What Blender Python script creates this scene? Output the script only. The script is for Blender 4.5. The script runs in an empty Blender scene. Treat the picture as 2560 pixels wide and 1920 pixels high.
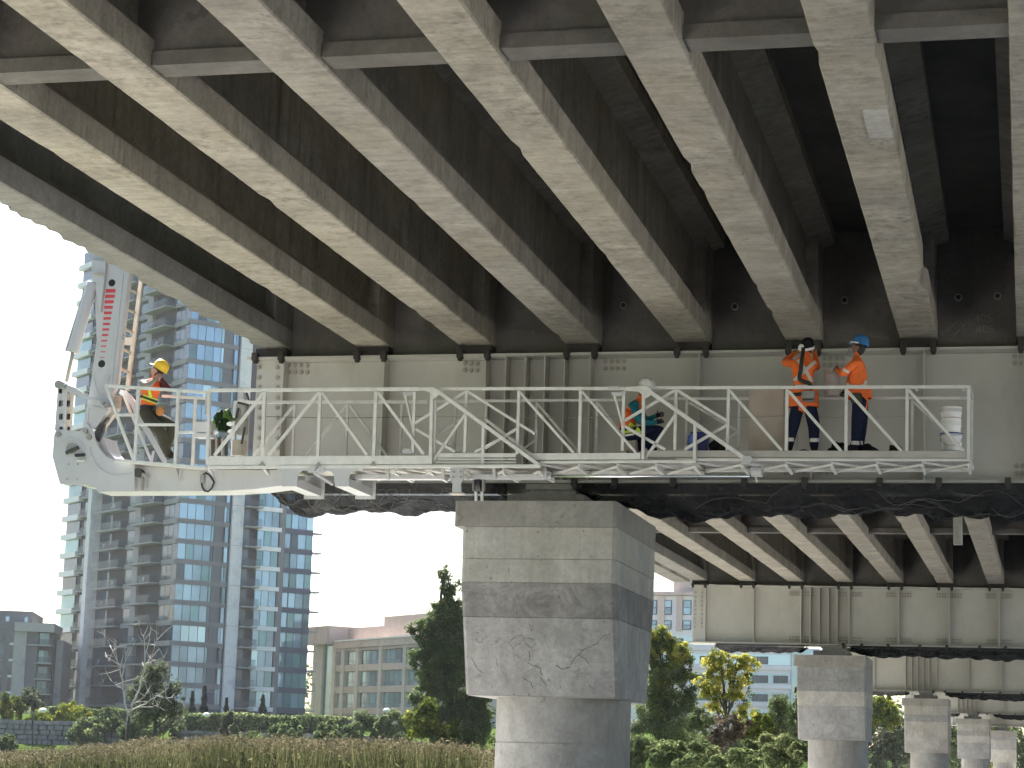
import bpy, bmesh, math, random
import numpy as np
from mathutils import Vector, Matrix

random.seed(7)
RNG = np.random.default_rng(11)
SC = bpy.context.scene
COL = SC.collection
R = math.radians

# ------------------------------------------------------------------ camera
EYE = Vector((0.0, 0.0, 1.7))
FPX, PITCH, YAW, ROLL = 5299.9, R(9.971), R(13.769), R(1.7955)
fw = Vector((-math.sin(YAW) * math.cos(PITCH), math.cos(YAW) * math.cos(PITCH), math.sin(PITCH)))
r0 = Vector((math.cos(YAW), math.sin(YAW), 0.0))
u0 = r0.cross(fw)
RT = math.cos(ROLL) * r0 + math.sin(ROLL) * u0
UP = -math.sin(ROLL) * r0 + math.cos(ROLL) * u0
cam_d = bpy.data.cameras.new('camera')
cam_d.sensor_fit = 'HORIZONTAL'
cam_d.sensor_width = 36.0
cam_d.lens = FPX * 36.0 / 2560.0
cam_d.clip_start = 0.1
cam_d.clip_end = 6000.0
cam = bpy.data.objects.new('camera', cam_d)
COL.objects.link(cam)
m3 = Matrix((RT, UP, -fw)).transposed()
cam.matrix_world = Matrix.Translation(EYE) @ m3.to_4x4()
SC.camera = cam

# ------------------------------------------------------------------ light
SUN_EL = R(46.0)
SUN_AZ = Vector((-0.58, 0.81, 0.0)).normalized()
SUN_DIR = Vector((SUN_AZ.x * math.cos(SUN_EL), SUN_AZ.y * math.cos(SUN_EL), math.sin(SUN_EL)))
world = bpy.data.worlds.new('World')
SC.world = world
world.use_nodes = True
wn = world.node_tree
bg = wn.nodes['Background']
sky = wn.nodes.new('ShaderNodeTexSky')
sky.sky_type = 'NISHITA'
sky.sun_disc = False
sky.sun_elevation = SUN_EL
sky.sun_rotation = math.atan2(SUN_AZ.x, SUN_AZ.y)
sky.altitude = 20
sky.air_density = 1.0
sky.dust_density = 2.0
sky.ozone_density = 1.0
wn.links.new(sky.outputs[0], bg.inputs[0])
bg.inputs[1].default_value = 0.06
sl = bpy.data.lights.new('sun', 'SUN')
sl.energy = 5.0
sl.angle = R(1.5)
sl.color = (1.0, 0.965, 0.92)
so = bpy.data.objects.new('sun', sl)
COL.objects.link(so)
so.rotation_euler = SUN_DIR.to_track_quat('Z', 'Y').to_euler()
so.location = (-60, 20, 60)
vs = SC.view_settings
vs.view_transform = 'Standard'
vs.look = 'None'
vs.exposure = 2.2
vs.gamma = 1.0
vs.use_curve_mapping = False
SC.cycles.max_bounces = 8
SC.cycles.diffuse_bounces = 5
SC.cycles.adaptive_threshold = 0.02
SC.cycles.glossy_bounces = 4
SC.cycles.transparent_max_bounces = 12
SC.cycles.use_denoising = True
SC.cycles.sample_clamp_indirect = 6.0

# ------------------------------------------------------------------ placing
def ray(px, py):
    px = float(px); py = float(py)
    return (px - 1280.0) * RT - (py - 960.0) * UP + FPX * fw

def at(px, py, Y=None, Z=None, X=None):
    """world point seen at a photograph pixel, at a chosen depth (Y), height (Z) or X"""
    d = ray(px, py)
    if Y is not None:
        t = (float(Y) - EYE.y) / d.y
    elif Z is not None:
        t = (Z - EYE.z) / d.z
    else:
        t = (X - EYE.x) / d.x
    return EYE + d * t

def V(*a):
    return Vector(a)

# ------------------------------------------------------------------ meshes
class MB:
    def __init__(s):
        s.v = []; s.f = []; s.mi = []; s.cur = 0
    def add(s, vs_, fs):
        b = len(s.v)
        s.v += [tuple(p) for p in vs_]
        for f in fs:
            s.f.append(tuple(b + i for i in f)); s.mi.append(s.cur)
        return s
    def box(s, x0, x1, y0, y1, z0, z1):
        return s.add([(x0,y0,z0),(x1,y0,z0),(x1,y1,z0),(x0,y1,z0),(x0,y0,z1),(x1,y0,z1),(x1,y1,z1),(x0,y1,z1)],
              [(0,3,2,1),(4,5,6,7),(0,1,5,4),(1,2,6,5),(2,3,7,6),(3,0,4,7)])
    def bar(s, a, b, w, d=None, side=None):
        """rectangular bar from a to b; w across in the XZ plane, d along `side` (default Y)"""
        a = Vector(a); b = Vector(b); d = w if d is None else d
        t = (b - a).normalized()
        sd = Vector(side) if side else Vector((0,1,0))
        if abs(t.dot(sd.normalized())) > 0.95: sd = Vector((1,0,0))
        n = t.cross(sd).normalized(); m = n.cross(t).normalized()
        n = n * w / 2; m = m * d / 2
        vs_ = []
        for p in (a, b):
            vs_ += [p - n - m, p + n - m, p + n + m, p - n + m]
        return s.add(vs_, [(0,3,2,1),(4,5,6,7),(0,1,5,4),(1,2,6,5),(2,3,7,6),(3,0,4,7)])
    def prism(s, poly, y0, y1):
        """poly: list of (x,z) in order, extruded along Y"""
        n = len(poly)
        vs_ = [(x, y0, z) for x, z in poly] + [(x, y1, z) for x, z in poly]
        fs = [tuple(range(n)), tuple(range(2*n-1, n-1, -1))]
        fs += [(i, n+i, n+(i+1)%n, (i+1)%n) for i in range(n)]
        return s.add(vs_, fs)
    def tube(s, pts, r, n=8, caps=True):
        pts = [Vector(p) for p in pts]
        rs = r if isinstance(r, (list, tuple)) else [r]*len(pts)
        b = len(s.v); ref = None
        for i, p in enumerate(pts):
            t = (pts[min(i+1, len(pts)-1)] - pts[max(i-1, 0)]).normalized()
            if ref is None:
                ref = Vector((0,0,1)) if abs(t.z) < 0.9 else Vector((1,0,0))
            u = (ref - t * ref.dot(t)).normalized(); w = t.cross(u); ref = u
            for k in range(n):
                a = 2*math.pi*k/n
                s.v.append(tuple(p + (u*math.cos(a) + w*math.sin(a))*rs[i]))
        for i in range(len(pts)-1):
            for k in range(n):
                s.f.append((b+i*n+k, b+i*n+(k+1)%n, b+(i+1)*n+(k+1)%n, b+(i+1)*n+k)); s.mi.append(s.cur)
        if caps:
            s.f.append(tuple(b+k for k in range(n-1,-1,-1))); s.mi.append(s.cur)
            e = b+(len(pts)-1)*n
            s.f.append(tuple(e+k for k in range(n))); s.mi.append(s.cur)
        return s
    def lathe(s, prof, c=(0,0,0), n=16, M=None):
        b = len(s.v); c = Vector(c)
        for r_, z in prof:
            for k in range(n):
                a = 2*math.pi*k/n
                p = Vector((r_*math.cos(a), r_*math.sin(a), z))
                if M is not None: p = M @ p
                s.v.append(tuple(p + c))
        for i in range(len(prof)-1):
            for k in range(n):
                s.f.append((b+i*n+k, b+i*n+(k+1)%n, b+(i+1)*n+(k+1)%n, b+(i+1)*n+k)); s.mi.append(s.cur)
        s.f.append(tuple(b+k for k in range(n-1,-1,-1))); s.mi.append(s.cur)
        e = b+(len(prof)-1)*n
        s.f.append(tuple(e+k for k in range(n))); s.mi.append(s.cur)
        return s
    def ico(s, c, rad, sub=2, jit=0.0):
        bm = bmesh.new(); bmesh.ops.create_icosphere(bm, subdivisions=sub, radius=1.0)
        vs_ = []
        for v in bm.verts:
            k = 1 + random.uniform(-jit, jit)
            vs_.append((c[0]+v.co.x*rad[0]*k, c[1]+v.co.y*rad[1]*k, c[2]+v.co.z*rad[2]*k))
        fs = [tuple(v.index for v in f.verts) for f in bm.faces]
        bm.free()
        return s.add(vs_, fs)
    def build(s, name, mat, parent=None, smooth=False, bevel=0.0, kind=None, label=None, local=False, loc=None):
        me = bpy.data.meshes.new(name)
        off = Vector((0,0,0))
        if parent is not None and not local:
            p = parent
            while p is not None:
                off += p.location; p = p.parent
        if loc is not None: off += Vector(loc)
        vs_ = [(x-off.x, y-off.y, z-off.z) for x, y, z in s.v] if off.length > 0 and not local else s.v
        me.from_pydata(vs_, [], s.f)
        mats = mat if isinstance(mat, (list, tuple)) else [mat]
        for m in mats: me.materials.append(m)
        if len(mats) > 1: me.polygons.foreach_set('material_index', s.mi)
        bm = bmesh.new(); bm.from_mesh(me)
        bmesh.ops.recalc_face_normals(bm, faces=bm.faces)
        if bevel:
            es = [e for e in bm.edges if len(e.link_faces) == 2 and e.calc_face_angle(0) > 0.6]
            bmesh.ops.bevel(bm, geom=es, offset=bevel, segments=2, affect='EDGES', clamp_overlap=True)
        bm.to_mesh(me); bm.free()
        if smooth:
            me.polygons.foreach_set('use_smooth', [True]*len(me.polygons))
        me.update()
        o = bpy.data.objects.new(name, me)
        COL.objects.link(o)
        if parent is not None: o.parent = parent
        if loc is not None: o.location = loc
        if kind: o['kind'] = kind
        if label: o['label'] = label
        return o

def link_mesh(name, me, parent, loc=(0,0,0), rot=None, scale=None):
    o = bpy.data.objects.new(name, me); COL.objects.link(o)
    if parent is not None: o.parent = parent
    o.location = loc
    if rot: o.rotation_euler = rot
    if scale: o.scale = scale
    return o

def thing(name, label, cat, loc=(0,0,0), rotz=0.0, group=None):
    o = bpy.data.objects.new(name, None); COL.objects.link(o)
    o.location = loc; o.rotation_euler = (0,0,rotz)
    o.empty_display_size = 0.3
    tag(o, label, cat, group)
    return o

def tag(o, label, cat, group=None):
    o['label'] = label; o['category'] = cat
    if group: o['group'] = group
    return o

def struct(o):
    o['kind'] = 'structure'; return o

def copy_tree(o, parent=None):
    c = o.copy(); COL.objects.link(c); c.parent = parent
    for ch in list(o.children):
        copy_tree(ch, c)
    return c

# ------------------------------------------------------------------ materials
def _nodes(name):
    m = bpy.data.materials.new(name); m.use_nodes = True
    nt = m.node_tree
    return m, nt, nt.nodes['Principled BSDF']

def _noise(nt, scale, detail=4.0, vec=None, rough=0.55, dist=0.0):
    n = nt.nodes.new('ShaderNodeTexNoise')
    n.inputs['Scale'].default_value = scale; n.inputs['Detail'].default_value = detail
    n.inputs['Roughness'].default_value = rough; n.inputs['Distortion'].default_value = dist
    if vec is not None: nt.links.new(vec, n.inputs['Vector'])
    return n

def _ramp(nt, fac, stops):
    r = nt.nodes.new('ShaderNodeValToRGB')
    els = r.color_ramp.elements
    while len(els) < len(stops): els.new(0.5)
    for e, (p, c) in zip(els, stops):
        e.position = p; e.color = (c[0], c[1], c[2], 1) if hasattr(c, '__len__') else (c, c, c, 1)
    nt.links.new(fac, r.inputs[0])
    return r

def _mapped(nt, sc):
    g = nt.nodes.new('ShaderNodeNewGeometry')
    mp = nt.nodes.new('ShaderNodeMapping')
    mp.inputs['Scale'].default_value = sc
    nt.links.new(g.outputs['Position'], mp.inputs['Vector'])
    return mp.outputs[0]

def _mix(nt, mode, fac, a, b):
    n = nt.nodes.new('ShaderNodeMix'); n.data_type = 'RGBA'; n.blend_type = mode
    if isinstance(fac, float): n.inputs[0].default_value = fac
    else: nt.links.new(fac, n.inputs[0])
    for i, v in ((6, a), (7, b)):
        if isinstance(v, tuple): n.inputs[i].default_value = (*v, 1)
        else: nt.links.new(v, n.inputs[i])
    return n.outputs[2]

def plain(name, col, rough=0.6, metal=0.0, var=0.12, scale=6.0, bump=0.0, spec=0.5, dirt=0.0, dirtcol=(0.12,0.09,0.06)):
    m, nt, b = _nodes(name)
    vec = _mapped(nt, (1,1,1))
    n = _noise(nt, scale, 5.0, vec)
    lo = tuple(c*(1-var) for c in col); hi = tuple(min(1,c*(1+var)) for c in col)
    r = _ramp(nt, n.outputs[0], [(0.3, lo), (0.7, hi)])
    out = r.outputs[0]
    if dirt:
        vs2 = _mapped(nt, (1,1,0.35))
        d = _noise(nt, 3.5, 6.0, vs2, 0.65)
        dr = _ramp(nt, d.outputs[0], [(0.52, 0.0), (0.75, dirt)])
        out = _mix(nt, 'MIX', dr.outputs[0], out, dirtcol)
    nt.links.new(out, b.inputs['Base Color'])
    rr = _ramp(nt, n.outputs[0], [(0.3, max(0.02, rough-0.08)), (0.7, min(1, rough+0.1))])
    nt.links.new(rr.outputs[0], b.inputs['Roughness'])
    b.inputs['Metallic'].default_value = metal
    b.inputs['Specular IOR Level'].default_value = spec
    if bump:
        bp = nt.nodes.new('ShaderNodeBump'); bp.inputs['Strength'].default_value = bump; bp.inputs['Distance'].default_value = 0.02
        nf = _noise(nt, scale*6, 4.0, vec)
        nt.links.new(nf.outputs[0], bp.inputs['Height']); nt.links.new(bp.outputs[0], b.inputs['Normal'])
    return m

def concrete(name, base, mott=0.25, streak=0.5, streakcol=(0.09,0.075,0.055), lines=None, blotch=0.0, blotchcol=(0.1,0.095,0.09), sc=1.0, yellow=0.0, objvar=1.0, grain=0.0):
    """weathered concrete: mottling, vertical run-off streaks, optional dark blotches and formwork lines along Y or Z"""
    m, nt, b = _nodes(name)
    vec = _mapped(nt, (1,1,1))
    n1 = _noise(nt, 1.3*sc, 8.0, vec, 0.62, 0.4)
    lo = tuple(c*(1-mott) for c in base); hi = tuple(min(1,c*(1+mott)) for c in base)
    out = _ramp(nt, n1.outputs[0], [(0.3, lo), (0.52, base), (0.72, hi)]).outputs[0]
    n2 = _noise(nt, 14.0, 6.0, vec, 0.7)
    fine = _ramp(nt, n2.outputs[0], [(0.25, 0.72), (0.6, 1.0), (0.8, 1.12)])
    out = _mix(nt, 'MULTIPLY', 0.8, out, fine.outputs[0])
    oi = nt.nodes.new('ShaderNodeObjectInfo')
    pr = _ramp(nt, oi.outputs['Random'], [(0.0, (0.86,0.86,0.87)), (0.5, (1.0,0.99,0.97)), (1.0, (1.1,1.07,1.02))])
    out = _mix(nt, 'MULTIPLY', objvar, out, pr.outputs[0])
    np_ = _noise(nt, 5.5, 3.0, vec, 0.5, 0.6)
    pt = _ramp(nt, np_.outputs[0], [(0.66, 0.0), (0.72, 0.55)])
    out = _mix(nt, 'MIX', pt.outputs[0], out, tuple(c*0.45 for c in base))
    nw_ = _noise(nt, 0.33, 5.0, vec, 0.6, 0.8)
    wt = _ramp(nt, nw_.outputs[0], [(0.36, 0.5), (0.46, 0.0), (0.6, 0.0), (0.72, 0.35)])
    out = _mix(nt, 'MIX', wt.outputs[0], out, tuple(c*0.62 for c in base))
    if grain:
        ng = _noise(nt, 1.0, 7.0, _mapped(nt, (1.6, 9.0, 9.0)), 0.7, 0.3)
        gr = _ramp(nt, ng.outputs[0], [(0.3, 0.62), (0.5, 1.0), (0.7, 1.25)])
        out = _mix(nt, 'MULTIPLY', grain, out, gr.outputs[0])
        ne = _noise(nt, 2.2, 8.0, vec, 0.75, 1.0)
        er = _ramp(nt, ne.outputs[0], [(0.56, 0.0), (0.66, 0.5)])
        out = _mix(nt, 'MIX', er.outputs[0], out, tuple(c*0.55 for c in base))
    if yellow:
        ny = _noise(nt, 0.5, 3.0, vec)
        yr = _ramp(nt, ny.outputs[0], [(0.45, 0.0), (0.7, yellow)])
        out = _mix(nt, 'MIX', yr.outputs[0], out, (base[0]*1.1, base[1]*1.0, base[2]*0.72))
    if streak:
        vs2 = _mapped(nt, (5.0, 5.0, 0.35))
        n3 = _noise(nt, 1.0, 6.0, vs2, 0.7)
        big = _noise(nt, 0.45, 3.0, vec)
        sr = _ramp(nt, n3.outputs[0], [(0.46, 0.0), (0.68, streak)])
        br = _ramp(nt, big.outputs[0], [(0.35, 0.15), (0.65, 1.0)])
        f = _mix(nt, 'MULTIPLY', 1.0, sr.outputs[0], br.outputs[0])
        out = _mix(nt, 'MIX', f, out, streakcol)
    if blotch:
        n4 = _noise(nt, 1.6, 12.0, vec, 0.78, 1.6)
        r4 = _ramp(nt, n4.outputs[0], [(0.44, 0.0), (0.56, blotch*0.6), (0.66, blotch)])
        out = _mix(nt, 'MIX', r4.outputs[0], out, blotchcol)
    if lines:
        g = nt.nodes.new('ShaderNodeNewGeometry')
        sp = nt.nodes.new('ShaderNodeSeparateXYZ'); nt.links.new(g.outputs['Position'], sp.inputs[0])
        wob = _noise(nt, 0.9, 3.0, vec)
        ma = nt.nodes.new('ShaderNodeMath'); ma.operation = 'MULTIPLY_ADD'
        nt.links.new(wob.outputs[0], ma.inputs[0]); ma.inputs[1].default_value = 0.35
        nt.links.new(sp.outputs[1], ma.inputs[2])
        fr = nt.nodes.new('ShaderNodeMath'); fr.operation = 'PINGPONG'; fr.inputs[1].default_value = lines/2
        nt.links.new(ma.outputs[0], fr.inputs[0])
        lr = _ramp(nt, fr.outputs[0], [(0.0, 0.75), (0.010, 0.0)])
        msk = _noise(nt, 0.7, 2.0, vec)
        mr = _ramp(nt, msk.outputs[0], [(0.48, 0.0), (0.56, 1.0)])
        f = _mix(nt, 'MULTIPLY', 1.0, lr.outputs[0], mr.outputs[0])
        out = _mix(nt, 'MIX', f, out, (0.06,0.05,0.04))
    nt.links.new(out, b.inputs['Base Color'])
    b.inputs['Roughness'].default_value = 0.9
    b.inputs['Specular IOR Level'].default_value = 0.25
    bp = nt.nodes.new('ShaderNodeBump'); bp.inputs['Strength'].default_value = 0.35; bp.inputs['Distance'].default_value = 0.02
    nt.links.new(n2.outputs[0], bp.inputs['Height']); nt.links.new(bp.outputs[0], b.inputs['Normal'])
    return m

def leafmat(name, c1, c2, c3=None, trans=0.5):
    m = bpy.data.materials.new(name); m.use_nodes = True
    nt = m.node_tree; nt.nodes.clear()
    out = nt.nodes.new('ShaderNodeOutputMaterial')
    at_ = nt.nodes.new('ShaderNodeAttribute'); at_.attribute_name = 'tint'
    vec = _mapped(nt, (1,1,1))
    n = _noise(nt, 0.35, 2.0, vec)
    ad = nt.nodes.new('ShaderNodeMath'); ad.operation = 'MULTIPLY_ADD'
    nt.links.new(n.outputs[0], ad.inputs[0]); ad.inputs[1].default_value = 0.9
    nt.links.new(at_.outputs['Fac'], ad.inputs[2])
    sb = nt.nodes.new('ShaderNodeMath'); sb.operation = 'SUBTRACT'; nt.links.new(ad.outputs[0], sb.inputs[0]); sb.inputs[1].default_value = 0.45
    stops = [(0.15, c1), (0.75, c2)] + ([(0.95, c3)] if c3 else [])
    rp = _ramp(nt, sb.outputs[0], stops)
    d = nt.nodes.new('ShaderNodeBsdfDiffuse'); t = nt.nodes.new('ShaderNodeBsdfTranslucent')
    mx = nt.nodes.new('ShaderNodeMixShader'); mx.inputs[0].default_value = trans
    gl = nt.nodes.new('ShaderNodeBsdfGlossy'); gl.inputs['Roughness'].default_value = 0.45
    mg = nt.nodes.new('ShaderNodeMixShader'); mg.inputs[0].default_value = 0.0
    nt.links.new(rp.outputs[0], d.inputs[0]); nt.links.new(rp.outputs[0], t.inputs[0])
    nt.links.new(d.outputs[0], mx.inputs[1]); nt.links.new(t.outputs[0], mx.inputs[2])
    nt.links.new(mx.outputs[0], mg.inputs[1]); nt.links.new(gl.outputs[0], mg.inputs[2])
    nt.links.new(mg.outputs[0], out.inputs[0])
    return m

def glassmat(name, col, ior=1.9, rough=0.04, wob=0.02, var=0.3, metal=0.0):
    """facade glass: a dark room behind a reflecting pane, slightly uneven"""
    m, nt, b = _nodes(name)
    oi = nt.nodes.new('ShaderNodeObjectInfo')
    vec = _mapped(nt, (0.25, 0.25, 0.34))
    n = _noise(nt, 1.0, 2.0, vec)
    ad = nt.nodes.new('ShaderNodeMath'); ad.operation = 'ADD'
    nt.links.new(n.outputs[0], ad.inputs[0]); nt.links.new(oi.outputs['Random'], ad.inputs[1])
    fr = nt.nodes.new('ShaderNodeMath'); fr.operation = 'MULTIPLY'; nt.links.new(ad.outputs[0], fr.inputs[0]); fr.inputs[1].default_value = 0.6
    rp = _ramp(nt, fr.outputs[0], [(0.2, tuple(c*(1-var) for c in col)), (0.8, tuple(c*(1+var) for c in col))])
    nt.links.new(rp.outputs[0], b.inputs['Base Color'])
    b.inputs['Roughness'].default_value = rough
    b.inputs['IOR'].default_value = ior
    b.inputs['Metallic'].default_value = metal
    nb = _noise(nt, 0.6, 1.0, _mapped(nt, (1,1,1)))
    bp = nt.nodes.new('ShaderNodeBump'); bp.inputs['Strength'].default_value = wob; bp.inputs['Distance'].default_value = 0.5
    nt.links.new(nb.outputs[0], bp.inputs['Height']); nt.links.new(bp.outputs[0], b.inputs['Normal'])
    return m

def clearglass(name, tint, fac=0.35):
    m = bpy.data.materials.new(name); m.use_nodes = True
    nt = m.node_tree; nt.nodes.clear()
    out = nt.nodes.new('ShaderNodeOutputMaterial')
    tr = nt.nodes.new('ShaderNodeBsdfTransparent'); tr.inputs[0].default_value = (0.9,0.95,0.95,1)
    p = nt.nodes.new('ShaderNodeBsdfPrincipled'); p.inputs['Base Color'].default_value = (*tint,1)
    p.inputs['Roughness'].default_value = 0.08
    mx = nt.nodes.new('ShaderNodeMixShader'); mx.inputs[0].default_value = fac
    nt.links.new(tr.outputs[0], mx.inputs[1]); nt.links.new(p.outputs[0], mx.inputs[2])
    nt.links.new(mx.outputs[0], out.inputs[0])
    return m

def netmat(name, col, open_=0.25):
    m = bpy.data.materials.new(name); m.use_nodes = True
    nt = m.node_tree; nt.nodes.clear()
    out = nt.nodes.new('ShaderNodeOutputMaterial')
    tr = nt.nodes.new('ShaderNodeBsdfTransparent')
    p = nt.nodes.new('ShaderNodeBsdfPrincipled')
    n = _noise(nt, 3.0, 6.0, _mapped(nt, (1,1,1)), 0.7, 1.0)
    rp = _ramp(nt, n.outputs[0], [(0.35, col), (0.75, tuple(c*3 for c in col))])
    nt.links.new(rp.outputs[0], p.inputs['Base Color'])
    p.inputs['Roughness'].default_value = 0.9; p.inputs['Specular IOR Level'].default_value = 0.2
    mx = nt.nodes.new('ShaderNodeMixShader')
    f = _ramp(nt, n.outputs[0], [(0.35, 1-open_*1.4), (0.65, 1-open_*0.5)])
    nt.links.new(f.outputs[0], mx.inputs[0])
    nt.links.new(tr.outputs[0], mx.inputs[1]); nt.links.new(p.outputs[0], mx.inputs[2])
    nt.links.new(mx.outputs[0], out.inputs[0])
    return m

M = {}
M['beam'] = concrete('beam_concrete', (0.32,0.296,0.255), 0.24, 0.6, (0.06,0.05,0.042), lines=4.1, yellow=0.2, grain=0.6)
M['edge_beam'] = concrete('edge_beam_concrete', (0.25,0.245,0.225), 0.2, 0.45, (0.1,0.09,0.07), lines=6.5, grain=0.4)
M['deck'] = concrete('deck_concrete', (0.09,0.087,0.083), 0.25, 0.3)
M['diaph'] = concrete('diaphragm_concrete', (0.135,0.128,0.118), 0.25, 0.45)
M['pier_a'] = concrete('pier_concrete', (0.34,0.328,0.305), 0.24, 0.55, (0.14,0.12,0.1), yellow=0.25, objvar=0.0)
M['pier_b'] = concrete('pier_concrete_light', (0.38,0.368,0.34), 0.22, 0.5, (0.17,0.15,0.12), yellow=0.3, objvar=0.0)
M['pier_dark'] = concrete('pier_concrete_stained', (0.24,0.232,0.22), 0.3, 0.35, (0.1,0.095,0.088), blotch=0.8, blotchcol=(0.105,0.1,0.095), objvar=0.0)
M['pier_low'] = concrete('pier_concrete_spotted', (0.34,0.332,0.318), 0.2, 0.3, (0.14,0.13,0.12), blotch=0.55, blotchcol=(0.15,0.145,0.135), objvar=0.0)
M['pier_cap'] = concrete('pier_cap_concrete', (0.3,0.288,0.265), 0.22, 0.25, (0.12,0.1,0.08))
M['steel'] = plain('painted_girder_steel', (0.42,0.407,0.368), 0.5, 0.0, 0.07, 1.2, 0.05, dirt=0.22, dirtcol=(0.2,0.16,0.11))
M['steel_bolt'] = plain('painted_bolt', (0.3,0.28,0.24), 0.5, 0.0, 0.15, 8)
M['clip'] = plain('dark_rubber_clip', (0.035,0.03,0.028), 0.7, 0.0, 0.3, 10, 0.2)
M['net'] = netmat('black_debris_net', (0.012,0.012,0.013), 0.12)
M['netthin'] = netmat('thin_black_net', (0.02,0.022,0.024), 0.4)
M['white'] = plain('light_grey_machine_paint', (0.47,0.47,0.48), 0.42, 0.0, 0.05, 2.0, 0.0, dirt=0.4, dirtcol=(0.33,0.3,0.26))
M['white2'] = plain('off_white_rail_paint', (0.62,0.615,0.585), 0.45, 0.0, 0.08, 7.0, 0.0, dirt=0.42, dirtcol=(0.36,0.32,0.26))
M['alu'] = plain('dull_aluminium', (0.42,0.4,0.37), 0.45, 0.35, 0.12, 3.0, dirt=0.3, dirtcol=(0.25,0.21,0.18))
M['chrome'] = plain('polished_rod', (0.75,0.76,0.78), 0.12, 1.0, 0.05, 4)
M['darksteel'] = plain('dark_steel', (0.06,0.058,0.055), 0.5, 0.4, 0.25, 8)
M['midsteel'] = plain('grey_steel', (0.3,0.29,0.27), 0.5, 0.3, 0.2, 8)
M['tan'] = plain('tan_painted_steel', (0.44,0.395,0.33), 0.55, 0.0, 0.15, 6, dirt=0.35)
M['red'] = plain('red_scale_mark', (0.55,0.06,0.07), 0.5, 0.0, 0.06, 9)
M['hole'] = plain('dark_opening', (0.02,0.021,0.02), 0.8, 0.0, 0.2, 5)
M['black'] = plain('black_plastic', (0.02,0.02,0.021), 0.5, 0.0, 0.3, 9)
M['ply'] = plain('plywood', (0.5,0.43,0.365), 0.75, 0.0, 0.12, 3.5, dirt=0.25, dirtcol=(0.3,0.23,0.17))
M['bucket'] = plain('white_plastic', (0.8,0.79,0.77), 0.35, 0.0, 0.04, 6, dirt=0.15, dirtcol=(0.5,0.47,0.42))
M['bucketgrey'] = plain('milky_plastic', (0.5,0.46,0.43), 0.4, 0.0, 0.08, 6)
M['bluetape'] = plain('blue_plastic', (0.03,0.045,0.25), 0.4, 0.0, 0.1, 6)
M['bluejug'] = plain('translucent_blue', (0.12,0.2,0.6), 0.25, 0.0, 0.2, 12)
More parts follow.
